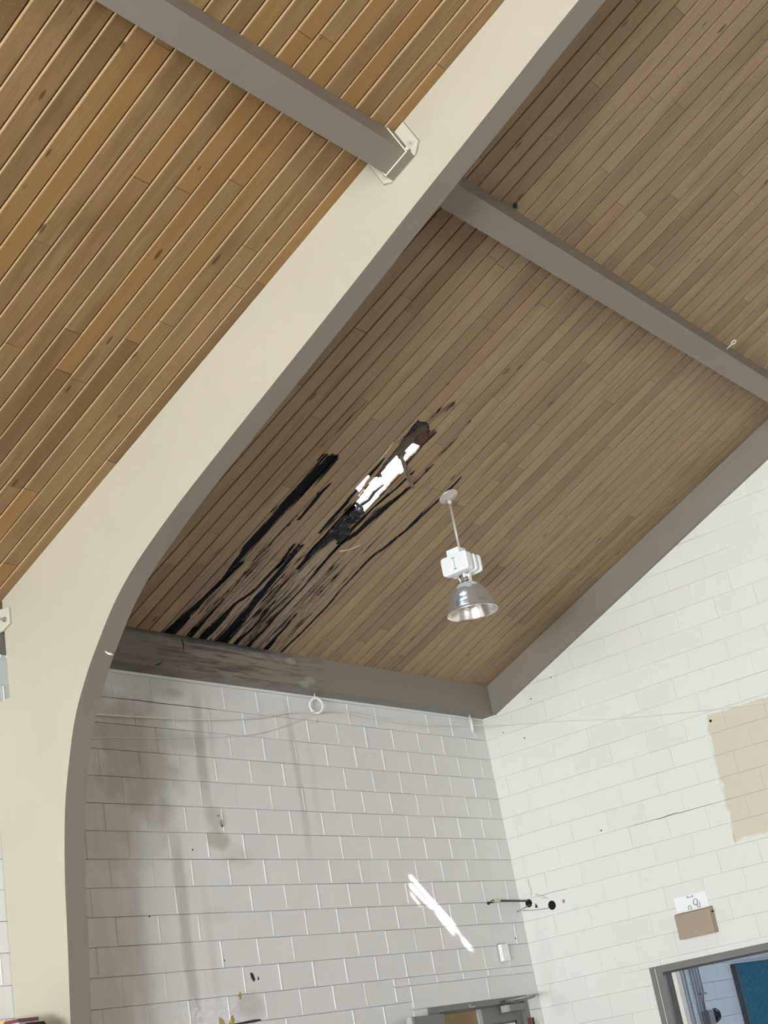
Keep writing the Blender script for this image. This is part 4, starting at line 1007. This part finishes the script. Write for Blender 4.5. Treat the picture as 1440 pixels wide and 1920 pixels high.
mb = MB(); mb.box((0.05, -1.392, 0), (0.108, -1.375, 2.03)); mb.box((0.05, -3.315, 2.03), (0.108, -1.375, 2.045)); obj('door_stop', mb, 'dark_steel', d2)
mb = MB(); mb.box((0.11, -1.43, 0), (0.2, -1.24, 2.105)); obj('reveal', mb, 'cable_white', d2)

hall = block_wall(lambda u, v, d: (u, 0.3 + d, v), 0.2, 6.6, 2.9, 0.13, [], groove=0.006, depth=0.005, vtop=4.825)
struct(obj('wall_hall_back', hall, 'hall_block'))
mb = MB(); mb.box((6.6, -5.2, 0), (6.7, 0.5, 2.9)); mb.box((0.2, -5.3, 0), (6.7, -5.2, 2.9)); struct(obj('wall_hall_side', mb, 'hall_block'))
mb = MB(); mb.box((0.2, -5.3, 2.9), (6.7, 0.5, 3.0)); struct(obj('ceiling_hall', mb, 'hall_block'))

COND = ((3.57, 'leftmost of the grey conduits on the corridor wall'), (3.66, 'second grey conduit from the left on the corridor wall'), (3.815, 'third grey conduit from the left on the corridor wall'),
        (3.89, 'fourth grey conduit from the left on the corridor wall'), (3.965, 'grey corridor conduit that enters the left of the junction box'), (4.04, 'rightmost grey corridor conduit, ending in the junction box'))
for i, (x_, lab) in enumerate(COND):
    mb = MB()
    if i < 4: pts = [(x_, 0.28, 2.9), (x_, 0.28, 0.0)]
    elif i == 4: pts = [(x_, 0.28, 2.9), (x_, 0.28, 1.90), (3.95, 0.28, 1.78), (3.93, 0.275, 1.672)]
    else: pts = [(x_, 0.28, 2.9), (x_, 0.28, 1.90), (3.985, 0.28, 1.78), (3.97, 0.275, 1.672)]
    mb.tube(pts, 0.0085, 10)
    tag(obj('conduit', mb, 'conduit'), lab, 'conduit', 'grey conduits on the corridor wall')
t = thing('conduit_strap', (3.99, 0.27, 1.865), 'grey strap clamping the two right-hand corridor conduits', 'clamp')
mb = MB(); mb.box((3.925, 0.262, 1.855), (4.085, 0.30, 1.878)); obj('strap', mb, 'conduit', t)
t = thing('junction_box', (3.96, 0.3, 1.6), 'grey junction box with a black cable coil on the corridor wall', 'junction box')
mb = MB(); mb.box((3.885, 0.20, 1.50), (4.02, 0.30, 1.675), bev=0.01); obj('box', mb, 'conduit', t)
mb = MB(); mb.lathe([(0.0, -0.06), (0.05, -0.06), (0.062, -0.03), (0.064, 0.03), (0.05, 0.06), (0.0, 0.06)], (0, 0, 0), 20, fr=lambda v: Vector((4.075 + v.z, 0.235 + v.x * 0.8, 1.605 + v.y))); obj('cap', mb, 'black', t)
mb = MB()
for k in range(3): mb.tube(ring_pts((4.09 + 0.02 * k, 0.225, 1.605), (0.25, 0.9, 0), (0.1, 0, 1), 0.07 - 0.004 * k, 0.078 - 0.006 * k, 20), 0.004, 6, closed=True)
obj('cable_coil', mb, 'black', t)
t = thing('acoustic_panel', (5.9, 0.27, 1.0), 'teal blue fabric panel on the corridor wall seen through the doorway', 'wall panel')
mb = MB(); mb.box((5.0, 0.235, 0.4), (6.55, 0.30, 2.146)); obj('fabric', mb, 'blue', t)
mb = MB(); mb.box((4.965, 0.228, 0.38), (5.0, 0.30, 2.150)); mb.box((4.965, 0.228, 2.146), (6.57, 0.30, 2.152)); obj('edging', mb, 'dark_steel', t)

# ------------------------------------------------------------------ torn tape and the case at the lower left
for nm, pts, lab in (('tape_scrap', [(-4.140, 2.355), (-4.108, 2.385), (-4.098, 2.37), (-4.102, 2.34), (-4.118, 2.322), (-4.125, 2.345)], 'torn yellow tape scrap below the chipped hole in the back wall'),
                     ('tape_scrap', [(-4.375, 2.16), (-4.365, 2.222), (-4.325, 2.20), (-4.31, 2.16)], 'left one of the two yellow tape scraps at the bottom edge'),
                     ('tape_scrap', [(-4.275, 2.16), (-4.245, 2.212), (-4.218, 2.225), (-4.208, 2.185), (-4.22, 2.16)], 'right one of the two yellow tape scraps at the bottom edge')):
    mb = MB(); mb.prism([(x_, -0.003, z_) for x_, z_ in pts], (0, 0.002, 0)); o = obj(nm, mb, 'tape'); fix_normals(o); tag(o, lab, 'tape', 'yellow tape scraps on the back wall')

t = thing('case', (-6.6, -0.45, 0), 'grey case with a cut-off corner and maroon rim in the bottom left corner', 'case')
mb = MB(); mb.prism([(-6.6, -0.40, 0), (-6.6, -0.40, 2.286), (-6.6, -0.53, 2.284), (-6.6, -0.572, 2.246), (-6.6, -0.572, 0)], (0.16, 0, 0)); o = obj('body', mb, 'case_grey', t); fix_normals(o)
mb = MB(); mb.box((-6.605, -0.535, 2.286), (-6.45, -0.40, 2.304)); obj('rim', mb, 'maroon', t)
mb = MB(); mb.box((-6.60, -0.40, 0), (-6.45, -0.20, 2.315)); obj('side_board', mb, 'orange', t)
mb = MB(); mb.prism([(-6.58, -0.572, 0), (-6.58, -0.572, 2.272), (-6.58, -0.585, 2.27), (-6.58, -0.612, 2.23), (-6.58, -0.612, 0)], (0.13, 0, 0)); o = obj('edge_pad', mb, 'black', t); fix_normals(o)
